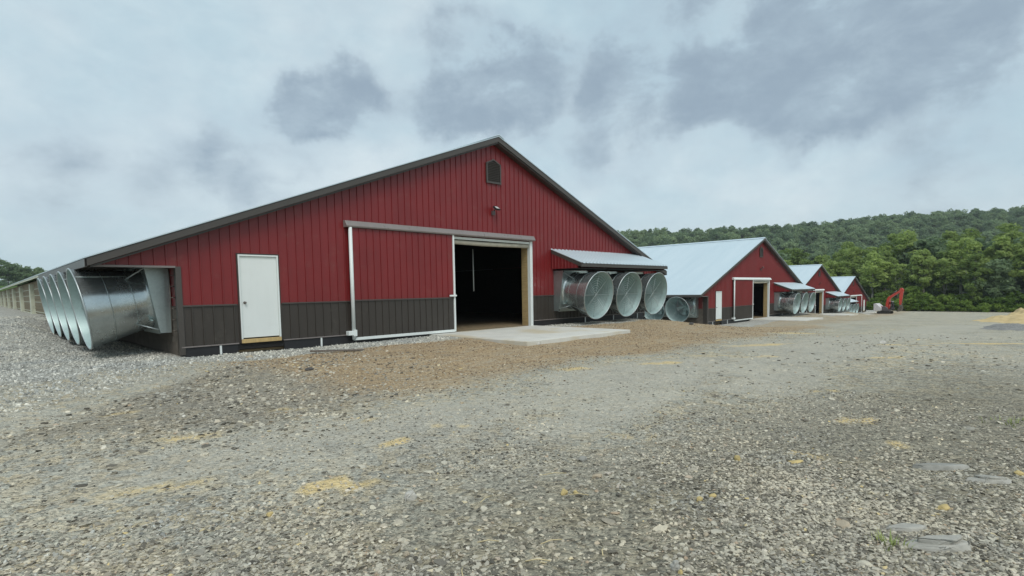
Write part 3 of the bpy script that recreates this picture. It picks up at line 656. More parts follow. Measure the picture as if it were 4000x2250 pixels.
# ------------------------------------------------------------------ loose gravel (uncountable): geometry-node scatter of real chips
def wedge_patch(r0, r1, st):
    xs = seg(-1, r1, st); ys = seg(-1.2, r1, st); X, Y = np.meshgrid(xs, ys, indexing='ij'); return X, Y
def scatter(name, label, mat, X, Y, dens, smin, smax, flat, seed, kinds=4):
    me = grid_mesh(name, X, Y, H(X, Y)+.002); attr(me, 'dens', dens); me.materials.append(mat)
    o = bpy.data.objects.new(name, me); COL.objects.link(o); tag(o, label, kind='stuff')
    ng = bpy.data.node_groups.new(name, 'GeometryNodeTree')
    ng.interface.new_socket('Geometry', in_out='INPUT', socket_type='NodeSocketGeometry'); ng.interface.new_socket('Geometry', in_out='OUTPUT', socket_type='NodeSocketGeometry')
    def N(t, **k):
        n = ng.nodes.new(t)
        for a, b in k.items(): setattr(n, a, b)
        return n
    K = ng.links.new
    gi = N('NodeGroupInput'); go = N('NodeGroupOutput')
    dp = N('GeometryNodeDistributePointsOnFaces', distribute_method='RANDOM'); dp.inputs['Seed'].default_value = seed
    na = N('GeometryNodeInputNamedAttribute', data_type='FLOAT'); na.inputs['Name'].default_value = 'dens'
    K(gi.outputs[0], dp.inputs['Mesh']); K(na.outputs['Attribute'], dp.inputs['Density'])
    join = N('GeometryNodeJoinGeometry')
    for k in range(kinds):
        ic = N('GeometryNodeMeshIcoSphere'); ic.inputs['Radius'].default_value = .5; ic.inputs['Subdivisions'].default_value = 1 if k % 2 else 2
        sp = N('GeometryNodeSetPosition'); nz = N('ShaderNodeTexNoise', noise_dimensions='4D'); nz.inputs['W'].default_value = seed*3.7+k*11.3; nz.inputs['Scale'].default_value = 2.2; nz.inputs['Detail'].default_value = 1
        sb = N('ShaderNodeVectorMath', operation='SUBTRACT'); K(nz.outputs['Color'], sb.inputs[0]); sb.inputs[1].default_value = (.5, .5, .5)
        scn = N('ShaderNodeVectorMath', operation='SCALE'); K(sb.outputs[0], scn.inputs[0]); scn.inputs['Scale'].default_value = .9
        K(ic.outputs['Mesh'], sp.inputs['Geometry']); K(scn.outputs[0], sp.inputs['Offset'])
        tr = N('GeometryNodeTransform'); tr.inputs['Scale'].default_value = (1.15-.1*k, .72+.06*k, flat*(1+.25*k)); K(sp.outputs[0], tr.inputs['Geometry'])
        sm = N('GeometryNodeSetMaterial'); sm.inputs['Material'].default_value = mat; K(tr.outputs[0], sm.inputs['Geometry'])
        ss = N('GeometryNodeSetShadeSmooth'); ss.inputs['Shade Smooth'].default_value = False; K(sm.outputs[0], ss.inputs['Geometry'])
        gti = N('GeometryNodeGeometryToInstance'); K(ss.outputs[0], gti.inputs[0]); K(gti.outputs[0], join.inputs[0])
    iop = N('GeometryNodeInstanceOnPoints'); iop.inputs['Pick Instance'].default_value = True
    K(dp.outputs['Points'], iop.inputs['Points']); K(join.outputs[0], iop.inputs['Instance'])
    ri = N('FunctionNodeRandomValue', data_type='INT')
    [i for i in ri.inputs if i.name == 'Max' and i.type == 'INT'][0].default_value = kinds-1
    K([q for q in ri.outputs if q.type == 'INT'][0], iop.inputs['Instance Index'])
    rr = N('FunctionNodeRandomValue', data_type='FLOAT_VECTOR'); rr.inputs[0].default_value = (-.5, -.5, 0); rr.inputs[1].default_value = (.5, .5, 6.283)
    K([q for q in rr.outputs if q.type == 'VECTOR'][0], iop.inputs['Rotation'])
    rs = N('FunctionNodeRandomValue', data_type='FLOAT'); fi = [i for i in rs.inputs if i.type == 'VALUE']; fi[0].default_value = 0; fi[1].default_value = 1; rs.inputs['Seed'].default_value = 5
    pw = N('ShaderNodeMath', operation='POWER'); K([q for q in rs.outputs if q.type == 'VALUE'][0], pw.inputs[0]); pw.inputs[1].default_value = 2.2
    ma = N('ShaderNodeMath', operation='MULTIPLY_ADD'); K(pw.outputs[0], ma.inputs[0]); ma.inputs[1].default_value = smax-smin; ma.inputs[2].default_value = smin
    K(ma.outputs[0], iop.inputs['Scale']); K(iop.outputs[0], go.inputs[0])
    md = o.modifiers.new('scatter', 'NODES'); md.node_group = ng; return o
def chip_mat(name, stops, yellow=.02):
    M = Mat(name); oi = M.n('ShaderNodeObjectInfo'); p = M.pos()
    c = M.ramp(oi.outputs['Random'], stops)
    a = M.noise(p, 60, 3, .6); c = M.mix(1.0, c, M.ramp(a, [(.3, (.86, .86, .86)), (.7, (1.12, 1.11, 1.08))]), 'MULTIPLY')
    b = M.noise(p, .8, 4, .6); c = M.mix(1.0, c, M.ramp(b, [(.35, (.80, .83, .86)), (.65, (1.16, 1.12, 1.04))]), 'MULTIPLY')
    M.set(col=c, rough=.85, spec=.3); return M.m
m_chip = chip_mat('shale_chip', [(0, (.075, .068, .055)), (.25, (.225, .208, .175)), (.55, (.40, .372, .312)), (.80, (.485, .452, .375)), (.94, (.545, .51, .42)), (.965, (.36, .27, .19)), (.985, (.66, .63, .56)), (1.0, (.58, .46, .22))])
m_pale = chip_mat('crushed_stone', [(0, (.22, .22, .205)), (.4, (.37, .37, .345)), (.8, (.52, .52, .485)), (1, (.72, .71, .66))])
m_brn = chip_mat('brown_clod', [(0, (.12, .088, .06)), (.45, (.27, .20, .13)), (.85, (.42, .33, .22)), (1, (.60, .52, .40))])
X, Y = wedge_patch(0, 9, .15); R = np.hypot(X, Y); sk_, lf_, br_, dk_, tr_ = masks(X, Y)
inside_f = (R > 1.4)
tex = np.clip(.5+1.4*vnoise(X, Y, 1.1, 41)+.8*vnoise(X, Y, .45, 42), .12, 1)
near_bias = 1-sstep(2.0-.12*X, 4.6-.12*X, Y+1.2*vnoise(X, Y, 1.6, 47))                # coarser shale on the right, packed wheel track on the left
scatter('gravel', 'small flat grey shale chips covering the near yard', m_chip, X, Y, 5600*inside_f*tex*(.20+.80*near_bias)*(1-.65*tr_)*(1-sstep(4.5, 9, R)*.75), .010, .040, .27, 3)
X, Y = wedge_patch(0, 24, .3); R = np.hypot(X, Y); sk_, lf_, br_, dk_, tr_ = masks(X, Y)
tex = np.clip(.35+1.6*vnoise(X, Y, 1.7, 43)+.8*vnoise(X, Y, .6, 44), .03, 1)
ok = (Y < np.interp(X, FRX, FRY)-2.2) & (np.abs(Y-X) < 40)
scatter('coarse_gravel', 'larger flat shale pieces strewn over the yard', m_chip, X, Y, 26*ok*(R > 1.6)*tex*(1-.8*np.maximum(sk_, br_))*(1-sstep(12, 24, R)*.6)*(.10+.90*(1-sstep(2.5, 6.5, Y+1.5*vnoise(X, Y, 2.3, 48)))), .035, .10, .2, 8)
X, Y = wedge_patch(0, 27, .25); R = np.hypot(X, Y); sk_, lf_, br_, dk_, tr_ = masks(X, Y)
notin = ~((Y > np.interp(X, FRX, FRY)-.08) & (X > 3.25))
pad_ = (X > 10.2) & (X < 15.35) & (Y > 9.65)
scatter('crushed_stone', 'pale crushed stone along the foot of the barn and on the left drive', m_pale, X, Y, 420*np.maximum(sk_, .55*lf_*sstep(6, 8, R))*notin*~pad_*np.clip(1.25-R/26, .25, 1), .022, .062, .7, 12)
scatter('dirt_clods', 'brown loose dirt clods and wood scraps in front of the barn', m_brn, X, Y, 330*br_*(1-.8*dk_)*notin*~pad_*np.clip(1.2-R/28, .2, 1)*np.clip(.5+1.5*vnoise(X, Y, 1.0, 51), .05, 1), .012, .048, .42, 15)

scatter('dark_shale', 'dark grey broken shale strip between the brown dirt and the left drive', m_chip, X, Y, 420*dk_*notin*~pad_*np.clip(1.2-R/28, .2, 1)*np.clip(.5+1.5*vnoise(X, Y, .9, 52), .05, 1), .015, .09, .25, 19)

X, Y = wedge_patch(0, 7, .1); R = np.hypot(X, Y)
scatter('white_pebbles', 'patch of small whitish pebbles in the left foreground', m_pale, X, Y, 420*np.clip(blob(X, Y, .55, 4.1, .75, .38, -.45)+blob(X, Y, 1.2, 4.3, .5, .2, -.45)*.6, 0, 1)*np.clip(.5+1.5*vnoise(X, Y, .5, 53), .05, 1)*(R > 1.6), .012, .038, .6, 23)

# ------------------------------------------------------------------ single stones and litter on the yard
def rock_mesh(name, sx, sy, sz, seed, mat, flat=False, sub=3):
    r = random.Random(seed*7+3); bm = bmesh.new()
    for i in range(34):
        a = r.uniform(0, 6.283); q = .5*(1-.35*r.random()**1.5); z = r.uniform(-.5, .5)
        if flat: z = r.choice((-.5, .5))*r.uniform(.7, 1.0); q *= (1.0 if z < .35 else .86)
        else: q *= math.sqrt(max(.12, 1-3.2*z*z))
        bm.verts.new((math.cos(a)*q*sx, math.sin(a)*q*sy, z*sz))
    h = bmesh.ops.convex_hull(bm, input=bm.verts); bmesh.ops.delete(bm, geom=[v for v in h['geom_interior'] if isinstance(v, bmesh.types.BMVert)], context='VERTS')
    if flat and seed % 3 == 1:       # a second, smaller cleaved layer on top
        k = len(bm.verts); vs = []
        for i in range(16):
            a = r.uniform(0, 6.283); q = .36*(1-.4*r.random()); vs.append(bm.verts.new((math.cos(a)*q*sx+.08*sx, math.sin(a)*q*sy, (.3+.55*(i % 2))*sz)))
        h = bmesh.ops.convex_hull(bm, input=vs); bmesh.ops.delete(bm, geom=[v for v in h['geom_interior'] if isinstance(v, bmesh.types.BMVert)], context='VERTS')
    bmesh.ops.bevel(bm, geom=list(bm.edges), offset=.05*min(sx, sy, sz*2), segments=1, affect='EDGES')
    me = bpy.data.meshes.new(name); bm.to_mesh(me); bm.free(); me.materials.append(mat); return me
def rmat(name, col):
    M = Mat(name); p = M.objc(); a = M.noise(p, 9, 6, .65); b = M.noise(M.scale(p, (6, 30, 30)), 1, 4, .6)
    c = M.ramp(M.math('MULTIPLY_ADD', a, .7, M.math('MULTIPLY', b, .3)), [(.3, tuple(x*.68 for x in col)), (.7, tuple(min(1, x*1.25) for x in col))]); M.set(col=c, rough=.88, spec=.3, nrm=M.bump(a, .5, .02)); return M.m
r_grey = rmat('grey_rock', (.37, .36, .32)); r_blue = rmat('slate_rock', (.30, .295, .265)); r_tan = rmat('tan_rock', (.40, .34, .25)); r_yel = rmat('ochre_rock', (.52, .41, .19)); r_whi = rmat('white_rock', (.50, .48, .43)); r_drk = rmat('dark_rock', (.10, .095, .09))
ROCKS = [('rock', 2.18, 3.26, .115, .09, .10, 0, r_whi, 'rounded off white stone standing alone in the near yard'),
    ('rock_slab', 3.80, .42, .42, .15, .07, -.95, r_grey, 'long flat grey rock slab at the lower right beside the grass tuft'),
    ('rock_slab', 3.97, .58, .30, .10, .05, -.75, r_grey, 'thin grey rock flake just behind the long slab at lower right'),
    ('rock_slab', 5.62, .60, .52, .16, .07, -.85, r_blue, 'layered bluish grey slab half buried at the right side of the yard'),
    ('rock_slab', 5.45, .30, .40, .13, .05, -.95, r_grey, 'grey slab with a dark edge in front of the bluish slab'),
    ('rock', 1.35, 3.71, .06, .05, .045, 0, r_yel, 'small bright ochre stone at the left of the near yard'),
    ('rock', 2.99, 2.48, .085, .06, .06, .4, r_yel, 'broken ochre stone beside a straw stalk in the middle yard'),
    ('rock', 3.05, 2.42, .05, .04, .04, 1, r_yel, 'small chip lying against the broken ochre stone'),
    ('rock', 3.67, 2.83, .10, .08, .06, .3, r_blue, 'dark bluish stone among the shale in the middle yard'),
    ('rock', 3.43, 2.50, .12, .05, .045, -.4, r_tan, 'elongated tan stone next to the dark bluish stone'),
    ('rock', 3.54, 1.70, .07, .05, .045, .2, r_yel, 'left of a pair of ochre stones in the right foreground'),
    ('rock', 3.66, 1.66, .07, .045, .04, -.4, r_yel, 'right of a pair of ochre stones in the right foreground'),
    ('rock', 4.62, 1.88, .10, .06, .06, .5, r_yel, 'ochre stone with a tan tail farther back on the right'),
    ('rock_slab', 2.59, 1.38, .085, .065, .035, .5, r_grey, 'flat pale grey chip at the bottom edge of the view'),
    ('rock', 2.55, 1.33, .035, .03, .03, 0, r_yel, 'tiny ochre pebble at the bottom edge beside the flat chip'),
    ('rock', 3.06, 1.43, .06, .045, .03, .5, r_tan, 'smooth pale tan pebble near the bottom of the view'),
    ('rock', 1.66, 2.54, .05, .04, .04, .5, r_tan, 'rusty tan pebble low in the centre foreground'),
    ('rock_slab', 3.77, .87, .14, .10, .04, .2, r_tan, 'pinkish tan flake left of the grass tuft'),
    ('rock', 4.36, 12.77, .20, .13, .09, -.5, r_tan, 'pale tan block on the edge of the crushed stone near the corner'),
    ('rock', 4.28, 9.52, .18, .13, .08, -.4, r_drk, 'black clod of shale at the front edge of the brown dirt'),
    ('rock', 10.45, 10.0, .34, .16, .16, -.5, r_whi, 'white rubble lump below the front corner of the concrete pad'),
    ('rock', 10.75, 9.75, .20, .12, .11, .3, r_whi, 'smaller white rubble lump beside the concrete pad corner'),
    ('rock', 17.04, 3.13, .26, .20, .13, 0, r_whi, 'single white stone far out on the right of the yard'),
    ('rock', 21.2, 10.6, .30, .2, .14, 0, r_drk, 'small black lump on the dirt between the first two barns'),
    ('rock', 4.53, .46, .09, .06, .05, -.6, r_yel, 'ochre flake at the right edge of the foreground'),
    ('rock', 4.91, 1.5, .16, .07, .03, -.6, r_yel, 'flat ochre streak of stone in the right yard'),
    ('rock', 5.8, .13, .08, .06, .05, -.6, r_yel, 'orange stone at the far right edge of the foreground')]
for i, (nm, x, y, sx, sy, sz, rz, mt, lb) in enumerate(ROCKS):
    o = bpy.data.objects.new(nm, rock_mesh(nm, sx, sy, sz, i, mt, nm == 'rock_slab')); COL.objects.link(o); o.location = (x, y, float(H(x, y))+sz*(.02 if nm == 'rock_slab' else .2)); o.rotation_euler = (rnd.uniform(-.1, .1), rnd.uniform(-.1, .1), rz); tag(o, lb, 'rock')
m_straw = plain('straw', (.56, .47, .27), .8)
STR = [(2.51, 2.80, .16, .3), (2.07, 2.30, .13, -.6), (2.35, 2.05, .15, -.3), (3.20, 2.75, .2, -.5), (4.45, 3.1, .16, .1), (4.55, 3.3, .12, .9), (3.0, 2.35, .14, -.75), (1.75, 2.15, .12, .9), (2.12, 1.95, .14, -.7), (2.45, 1.75, .10, .6)]
SL_ = ['short straw beside the pale foot of the white stone', 'straw stalk in the centre foreground', 'longer straw lying flat in the centre foreground', 'long pale straw by the broken ochre stone', 'bent straw farther back in the middle yard', 'short straw crossing the bent one', 'straw close to the ochre chip', 'straw low on the left of the foreground', 'straw near the bottom of the view', 'tiny straw piece at the bottom of the view']
for (x, y, ln, a), lb in zip(STR, SL_):
    z = float(H(x, y))+.028; o = MB().tube([(-ln/2, 0, 0), (0, .006, .008), (ln/2, 0, .0)], .0032, 5).build('straw', m_straw, None, 0, (x, y, z)); o.rotation_euler = (0, .05, a); tag(o, lb, 'straw')
z = float(H(6.1, 12.1)); o = MB().box(-.62, .62, -.05, .05, 0, .035).build('plank', m_board, None, .006, (6.1, 12.0, z+.035)); o.rotation_euler = (.05, .01, -.62); tag(o, 'thin weathered board lying on the brown dirt in front of the barn', 'plank')
# grass tufts
m_grass = Mat('grass_blade'); _p = m_grass.objc(); m_grass.set(col=m_grass.ramp(m_grass.noise(_p, 8, 3), [(.3, (.14, .19, .05)), (.7, (.34, .38, .13))]), rough=.6); m_grass = m_grass.m
def tuft(x, y, n, R, hgt, label, seed):
    r = random.Random(seed); m = MB()
    for i in range(n):
        a = r.uniform(0, 6.28); q = r.uniform(0, R); bx, by = math.cos(a)*q, math.sin(a)*q; l = hgt*r.uniform(.5, 1.2); lean = r.uniform(.2, 1.0); da, w = a+r.uniform(-.6, .6), r.uniform(.003, .006)
        dx, dy = math.cos(da), math.sin(da); px, py = -dy*w, dx*w; vs = []
        for t in (0, .4, .75, 1):
            o_ = lean*l*t*t; vs += [(bx+dx*o_+px*(1-t), by+dy*o_+py*(1-t), l*t*(1-.35*lean*t)), (bx+dx*o_-px*(1-t), by+dy*o_-py*(1-t), l*t*(1-.35*lean*t))]
        m.add(vs, [(0, 1, 3, 2), (2, 3, 5, 4), (4, 5, 7, 6)])
    o = m.build('grass_tuft', m_grass, None, 0, (x, y, float(H(x, y)))); tag(o, label, 'grass')
tuft(3.66, .60, 46, .11, .07, 'small green grass tuft growing in the gravel beside the long slab', 1)
tuft(7.9, .25, 60, .30, .07, 'low patch of green weeds at the right edge of the yard', 2)
tuft(24.2, 15.6, 30, .15, .35, 'weedy stalks at the ground by the left corner of the second barn', 3)

# ------------------------------------------------------------------ sand heap, rubble heap
def heap(name, cx_, cy_, rx, ry, hgt, mat, label, cat, seed, ang=0, n=60, lumps=()):
    u = np.linspace(-1.25, 1.25, n); U, V = np.meshgrid(u, u, indexing='ij'); c, s = math.cos(ang), math.sin(ang)
    x = cx_+(U*rx)*c-(V*ry)*s; y = cy_+(U*rx)*s+(V*ry)*c; r = np.hypot(U, V)+.25*vnoise(U*5+20, V*5+20, 1.1, seed)
    z = hgt*(1-sstep(.1, 1.0, r))
    for (lu, lv, lr, lh) in lumps: z = z+lh*(1-sstep(0, 1, np.hypot((U-lu)/lr, (V-lv)/lr)))
    z = z*(1+.5*vnoise(U*5+20, V*5+20, .5, seed+1))+hgt*.10*vnoise(U*5+20, V*5+20, .14, seed+2)*(r < 1)
    g = H(x, y)
    me = grid_mesh(name, x-cx_, y-cy_, g+z-.12*sstep(.9, 1.15, r)-float(H(cx_, cy_))); me.materials.append(mat)
    o = bpy.data.objects.new(name, me); COL.objects.link(o); o.location = (cx_, cy_, float(H(cx_, cy_))); tag(o, label, cat); return o
m_sand = Mat('yellow_sand'); _p = m_sand.pos(); _a = m_sand.noise(_p, 1.2, 6, .65); m_sand.set(col=m_sand.ramp(_a, [(.3, (.42, .30, .13)), (.7, (.62, .48, .25))]), rough=.95, nrm=m_sand.bump(_a, .6, .1)); m_sand = m_sand.m
m_heap = Mat('grey_rubble'); _p = m_heap.pos(); _a = m_heap.noise(_p, 5, 7, .75); m_heap.set(col=m_heap.ramp(_a, [(.3, (.16, .155, .15)), (.7, (.40, .39, .36))]), rough=.95, nrm=m_heap.bump(_a, 1.0, .15)); m_heap = m_heap.m
heap('sand_heap', 74, 2.2, 19, 3.4, .55, m_sand, 'yellow sand spread in a long low heap at the right edge of the yard', 'sand heap', 61, .02, 70, ((.36, -.16, .55, .85),))
heap('rubble_heap', 37.5, 1.35, 6.0, 1.3, .20, m_heap, 'low grey heap of shale rubble in front of the yellow sand', 'rubble heap', 71, .02, 60)

# ------------------------------------------------------------------ trees
def leaf_mat(name, a, b, tr=.5):
    M = Mat(name); oi = M.n('ShaderNodeObjectInfo'); p = M.pos()
    n1 = M.noise(p, .55, 3, .6); n2 = M.noise(p, 3.0, 2, .5)
    f = M.math('ADD', M.math('MULTIPLY', n1, .45), M.math('ADD', M.math('MULTIPLY', n2, .3), M.math('MULTIPLY', oi.outputs['Random'], .42)))
    c = M.ramp(f, [(.3, a), (.85, b)])
    M.set(col=c, rough=.65, spec=.25)
    t = M.n('ShaderNodeBsdfTranslucent'); M.l(c, t.inputs['Color']); mx = M.n('ShaderNodeMixShader'); mx.inputs[0].default_value = tr
    M.l(M.b.outputs[0], mx.inputs[1]); M.l(t.outputs[0], mx.inputs[2]); M.l(mx.outputs[0], M.o.inputs['Surface']); return M.m
m_leaf = leaf_mat('light_leaves', (.14, .21, .055), (.40, .50, .155)); m_leafd = leaf_mat('dark_leaves', (.11, .175, .095), (.31, .40, .205)); m_shrub = leaf_mat('shrub_leaves', (.08, .15, .025), (.28, .39, .08))
m_bark = plain('bark', (.17, .155, .125), .9); m_barkp = plain('pale_bark', (.34, .33, .28), .85)
def crown_mesh(name, mat, rad, z0, z1, ncl, nq, qs, seed, shape=1.0):
    g = np.random.default_rng(seed); cs = []
    hz = (z1-z0)/2; mz = (z0+z1)/2
    while len(cs) < ncl:
        d = g.normal(size=3); d /= np.linalg.norm(d); r = g.random()**.38
        p = d*r; zt = p[2]
        wid = (1-.35*max(0, zt)) if shape == 1 else 1
        cs.append((p[0]*rad*wid*(.8+.4*g.random()), p[1]*rad*wid*(.8+.4*g.random()), mz+zt*hz, rad*(.20+.17*g.random())))
    V = []
    for (x, y, z, r) in cs:
        d = g.normal(size=(nq, 3)); d /= np.linalg.norm(d, axis=1, keepdims=True); rr = r*(.45+.55*g.random((nq, 1))**.5)
        c = np.array([x, y, z])+d*rr*np.array([1.15, 1.15, .75])
        a = g.normal(size=(nq, 3)); a[:, 2] *= .55; a /= np.linalg.norm(a, axis=1, keepdims=True); b = np.cross(a, d+g.normal(size=(nq, 3))*.5); b /= np.linalg.norm(b, axis=1, keepdims=True)
        s = qs*(.6+.8*g.random((nq, 1)))
        V.append(np.stack([c-a*s, c+b*s*.55, c+a*s, c-b*s*.55], 1).reshape(-1, 3))
    V = np.concatenate(V); n = len(V)//4; me = bpy.data.meshes.new(name)
    me.vertices.add(len(V)); me.vertices.foreach_set('co', V.astype(np.float32).ravel()); me.loops.add(len(V)); me.loops.foreach_set('vertex_index', np.arange(len(V), dtype=np.int32))
    me.polygons.add(n); me.polygons.foreach_set('loop_start', np.arange(n, dtype=np.int32)*4); me.polygons.foreach_set('loop_total', np.full(n, 4, np.int32)); me.update(calc_edges=True); me.materials.append(mat); return me, cs
def trunk_mesh(name, cs, h, r, mat, seed):
    g = random.Random(seed); m = MB(); top = h*.8; ks = [(g.uniform(-.3, .3), g.uniform(-.3, .3)) for _ in range(4)]
    path = [(0, 0, -.5), (ks[0][0]*.5, ks[0][1]*.5, top*.3), (ks[1][0], ks[1][1], top*.6), (ks[2][0]*1.5, ks[2][1]*1.5, top)]
    m.tube(path, [r*1.15, r*.85, r*.6, r*.2], 8)
    for c in g.sample(cs, min(11, len(cs))):
        t = g.uniform(.35, .8); zb = top*t; s = (ks[1][0]*t, ks[1][1]*t, zb)
        if c[2] > zb: m.tube([s, ((s[0]+c[0])*.5, (s[1]+c[1])*.5, zb+(c[2]-zb)*.35), (c[0], c[1], c[2])], [r*.4, r*.28, r*.08], 5)
    return m.mesh(name, mat)
PROTO = []
for k in range(6):
    hh = 15; z0 = [4.4, 1.2, 6.2, 2.0, 1.0, 6.0][k]; me, cs = crown_mesh('crown', m_leaf, [3.6, 3.2, 3.4, 4.2, 3.0, 3.0][k], z0, 15, 50, 105, .32, 100+k)
    PROTO.append((me, trunk_mesh('trunk', cs, hh, .27+.02*k, m_barkp if k % 2 == 0 else m_bark, 200+k)))
PROTOD = []
for k in range(4):
    me, cs = crown_mesh('crown', m_leafd, 4.6, 3.0, 13, 40, 75, .46, 300+k); PROTOD.append((me, trunk_mesh('trunk', cs, 13, .24, m_bark, 400+k)))
def tree(name, pr, x, y, z, s, rz, label, group, cat='tree'):
    t = thing(name, (x, y, z), label, cat, group, rz); t.scale = (s*rnd.uniform(.9, 1.15), s*rnd.uniform(.9, 1.15), s)
    for nm, me in (('crown', pr[0]), ('trunk', pr[1])):
        o = bpy.data.objects.new(nm, me); COL.objects.link(o); o.parent = t
    return t
CNT = {}
ADJ = ['broad tree with pale trunk', 'bushy tree leafed low', 'high open crowned tree', 'wide spreading tree', 'narrow leafy tree', 'slim crowned tree']
def where(adj, row, yy):
    side = 'far right' if yy < 0 else 'right of the sand heap line' if yy < 8 else 'right of the excavator' if yy < 19 else 'behind the excavator' if yy < 27 else 'just past the farthest barn' if yy < 40 else 'above the barn roofs'
    return adj+', '+['front row', 'second row', 'third row', 'back row'][row]+', '+side
def fz(x, y): return float(H(x, y))
for row, (x0, hs, y0, y1, st) in enumerate([(151, .86, -30, 66, 4.6), (160, 1.02, -36, 72, 5.0), (170, 1.12, -40, 84, 5.6), (182, 1.2, -44, 60, 6.2)]):
    y = y0
    while y < y1:
        k = rnd.randrange(6); xx = x0+rnd.uniform(-2.6, 2.6); yy = y+rnd.uniform(-1.4, 1.4)
        s = hs*rnd.uniform(.82, 1.12)*(1.10 if yy < 14 else (1.0 if yy < 34 else .90))
        tree('broadleaf_tree', PROTO[k] if rnd.random() < .86 else PROTOD[k % 4], xx, yy, fz(xx, yy)-.2+row*.5, s, rnd.uniform(0, 6.28),
             where(ADJ[k], row, yy), 'trees along the far edge of the yard')
        y += st*rnd.uniform(.8, 1.2)
SHR = [crown_mesh('foliage', m_shrub, 1.9, .1, 2.6, 16, 90, .20, 500+k)[0] for k in range(3)]
y = -16.0; i = 0
while y < 62:
    xx = (146.2, 149.2)[i % 2]+rnd.uniform(-.8, .9); o = bpy.data.objects.new('shrub', SHR[i % 3]); COL.objects.link(o); s = (rnd.uniform(.7, 1.1), rnd.uniform(1.15, 1.75))[i % 2]; o.location = (xx, y, fz(xx, y)-.15); o.scale = (s, s, s*rnd.uniform(.8, 1.2)); o.rotation_euler = (0, 0, rnd.uniform(0, 6))
    tag(o, ['low bright green shrub at the edge of the gravel', 'tall rounded green shrub in front of the wood'][i % 2]+(', right of the sand' if y < 2 else ', between sand and excavator' if y < 18 else ', behind the excavator' if y < 27 else ', beside the farthest barn' if y < 38 else ', behind the barn roofs'), 'shrub', 'shrubs along the far edge of the yard'); i += 1; y += rnd.uniform(.9, 1.7)
# left: small wood beyond the meadow
for i, (x, y, s) in enumerate([(5.2, 292, .62), (8.0, 300, .70), (10.8, 290, .58), (13.4, 298, .55), (15.8, 288, .48), (6.5, 318, .75), (3.0, 300, .68), (20.0, 290, .46), (22.6, 294, .38), (0.2, 306, .7)]):
    tree('broadleaf_tree', PROTOD[i % 4], x, y, fz(x, y)-.3, s*1.25, i*1.3, 'dark green tree in the small wood on the meadow rise at the left edge' if i not in (7, 8) else 'small separate dark tree just above the eave of the nearest barn', 'trees beyond the meadow on the left')

# ------------------------------------------------------------------ wooded hill
a_ = seg(-900, 1300, 25.0); D_ = seg(225, 900, 12.5); A, Dm = np.meshgrid(a_, D_, indexing='ij')
fh = np.array([CD[0], CD[1]])/math.hypot(CD[0], CD[1]); rh = np.array([fh[1], -fh[0]])
RA = [-900, -560, -400, -250, -100, 100, 240, 340, 420, 480, 620, 900, 1300]; RH = [-6, -6, 4, 16, 28, 33.5, 37, 45, 49, 50, 56, 50, 40]
hr = np.interp(A, RA, RH); HZ = -6+(hr+6)*sstep(235, 500, Dm)*(1-.25*sstep(520, 900, Dm))+2.5*vnoise(A+900, Dm, 60, 81)
PX = fh[0]*Dm+rh[0]*A; PY = fh[1]*Dm+rh[1]*A
hm = grid_mesh('hill', PX, PY, HZ); attr(hm, 'dens', np.where((A > -420) & (A < 900) & (Dm > 250) & (Dm < 585) & ~((PX < 30) & (PY > 100)), .017, 0)*1.0)
m_hill = plain('forest_floor', (.035, .055, .025), .95); hm.materials.append(m_hill)
hill = bpy.data.objects.new('hill', hm); COL.objects.link(hill); tag(hill, 'wooded hill rising behind the barns', kind='structure')
fm = hm.copy(); fm.name = 'hill_forest'; forest = bpy.data.objects.new('hill_forest', fm); COL.objects.link(forest); tag(forest, 'dark green mass of trees covering the far hill', kind='stuff')
crowns = [o for o in bpy.data.objects if o.name.startswith('crown') and o.data in [p[0] for p in PROTOD]]
pick = []
for p in PROTOD:
    for o in crowns:
        if o.data == p[0]: pick.append(o); break
ng = bpy.data.node_groups.new('hill_forest', 'GeometryNodeTree')
ng.interface.new_socket('Geometry', in_out='INPUT', socket_type='NodeSocketGeometry'); ng.interface.new_socket('Geometry', in_out='OUTPUT', socket_type='NodeSocketGeometry')
def N(t, **k):
    n = ng.nodes.new(t)
    for a, b in k.items(): setattr(n, a, b)
    return n
K = ng.links.new; gi = N('NodeGroupInput'); go = N('NodeGroupOutput')
dp = N('GeometryNodeDistributePointsOnFaces'); na = N('GeometryNodeInputNamedAttribute', data_type='FLOAT'); na.inputs['Name'].default_value = 'dens'; K(gi.outputs[0], dp.inputs['Mesh']); K(na.outputs['Attribute'], dp.inputs['Density'])
jn = N('GeometryNodeJoinGeometry')
for o in pick:
    oi = N('GeometryNodeObjectInfo', transform_space='ORIGINAL'); oi.inputs['Object'].default_value = o; oi.inputs['As Instance'].default_value = True; K(oi.outputs['Geometry'], jn.inputs[0])
iop = N('GeometryNodeInstanceOnPoints'); iop.inputs['Pick Instance'].default_value = True; K(dp.outputs['Points'], iop.inputs['Points']); K(jn.outputs[0], iop.inputs['Instance'])
ri = N('FunctionNodeRandomValue', data_type='INT'); [i for i in ri.inputs if i.name == 'Max' and i.type == 'INT'][0].default_value = len(pick)-1; K([q for q in ri.outputs if q.type == 'INT'][0], iop.inputs['Instance Index'])
rr = N('FunctionNodeRandomValue', data_type='FLOAT_VECTOR'); rr.inputs[0].default_value = (0, 0, 0); rr.inputs[1].default_value = (0, 0, 6.283); K([q for q in rr.outputs if q.type == 'VECTOR'][0], iop.inputs['Rotation'])
rs = N('FunctionNodeRandomValue', data_type='FLOAT_VECTOR'); rs.inputs[0].default_value = (.8, .8, .7); rs.inputs[1].default_value = (1.75, 1.75, 1.5); rs.inputs['Seed'].default_value = 3; K([q for q in rs.outputs if q.type == 'VECTOR'][0], iop.inputs['Scale'])
K(iop.outputs[0], go.inputs[0]); forest.modifiers.new('scatter', 'NODES').node_group = ng

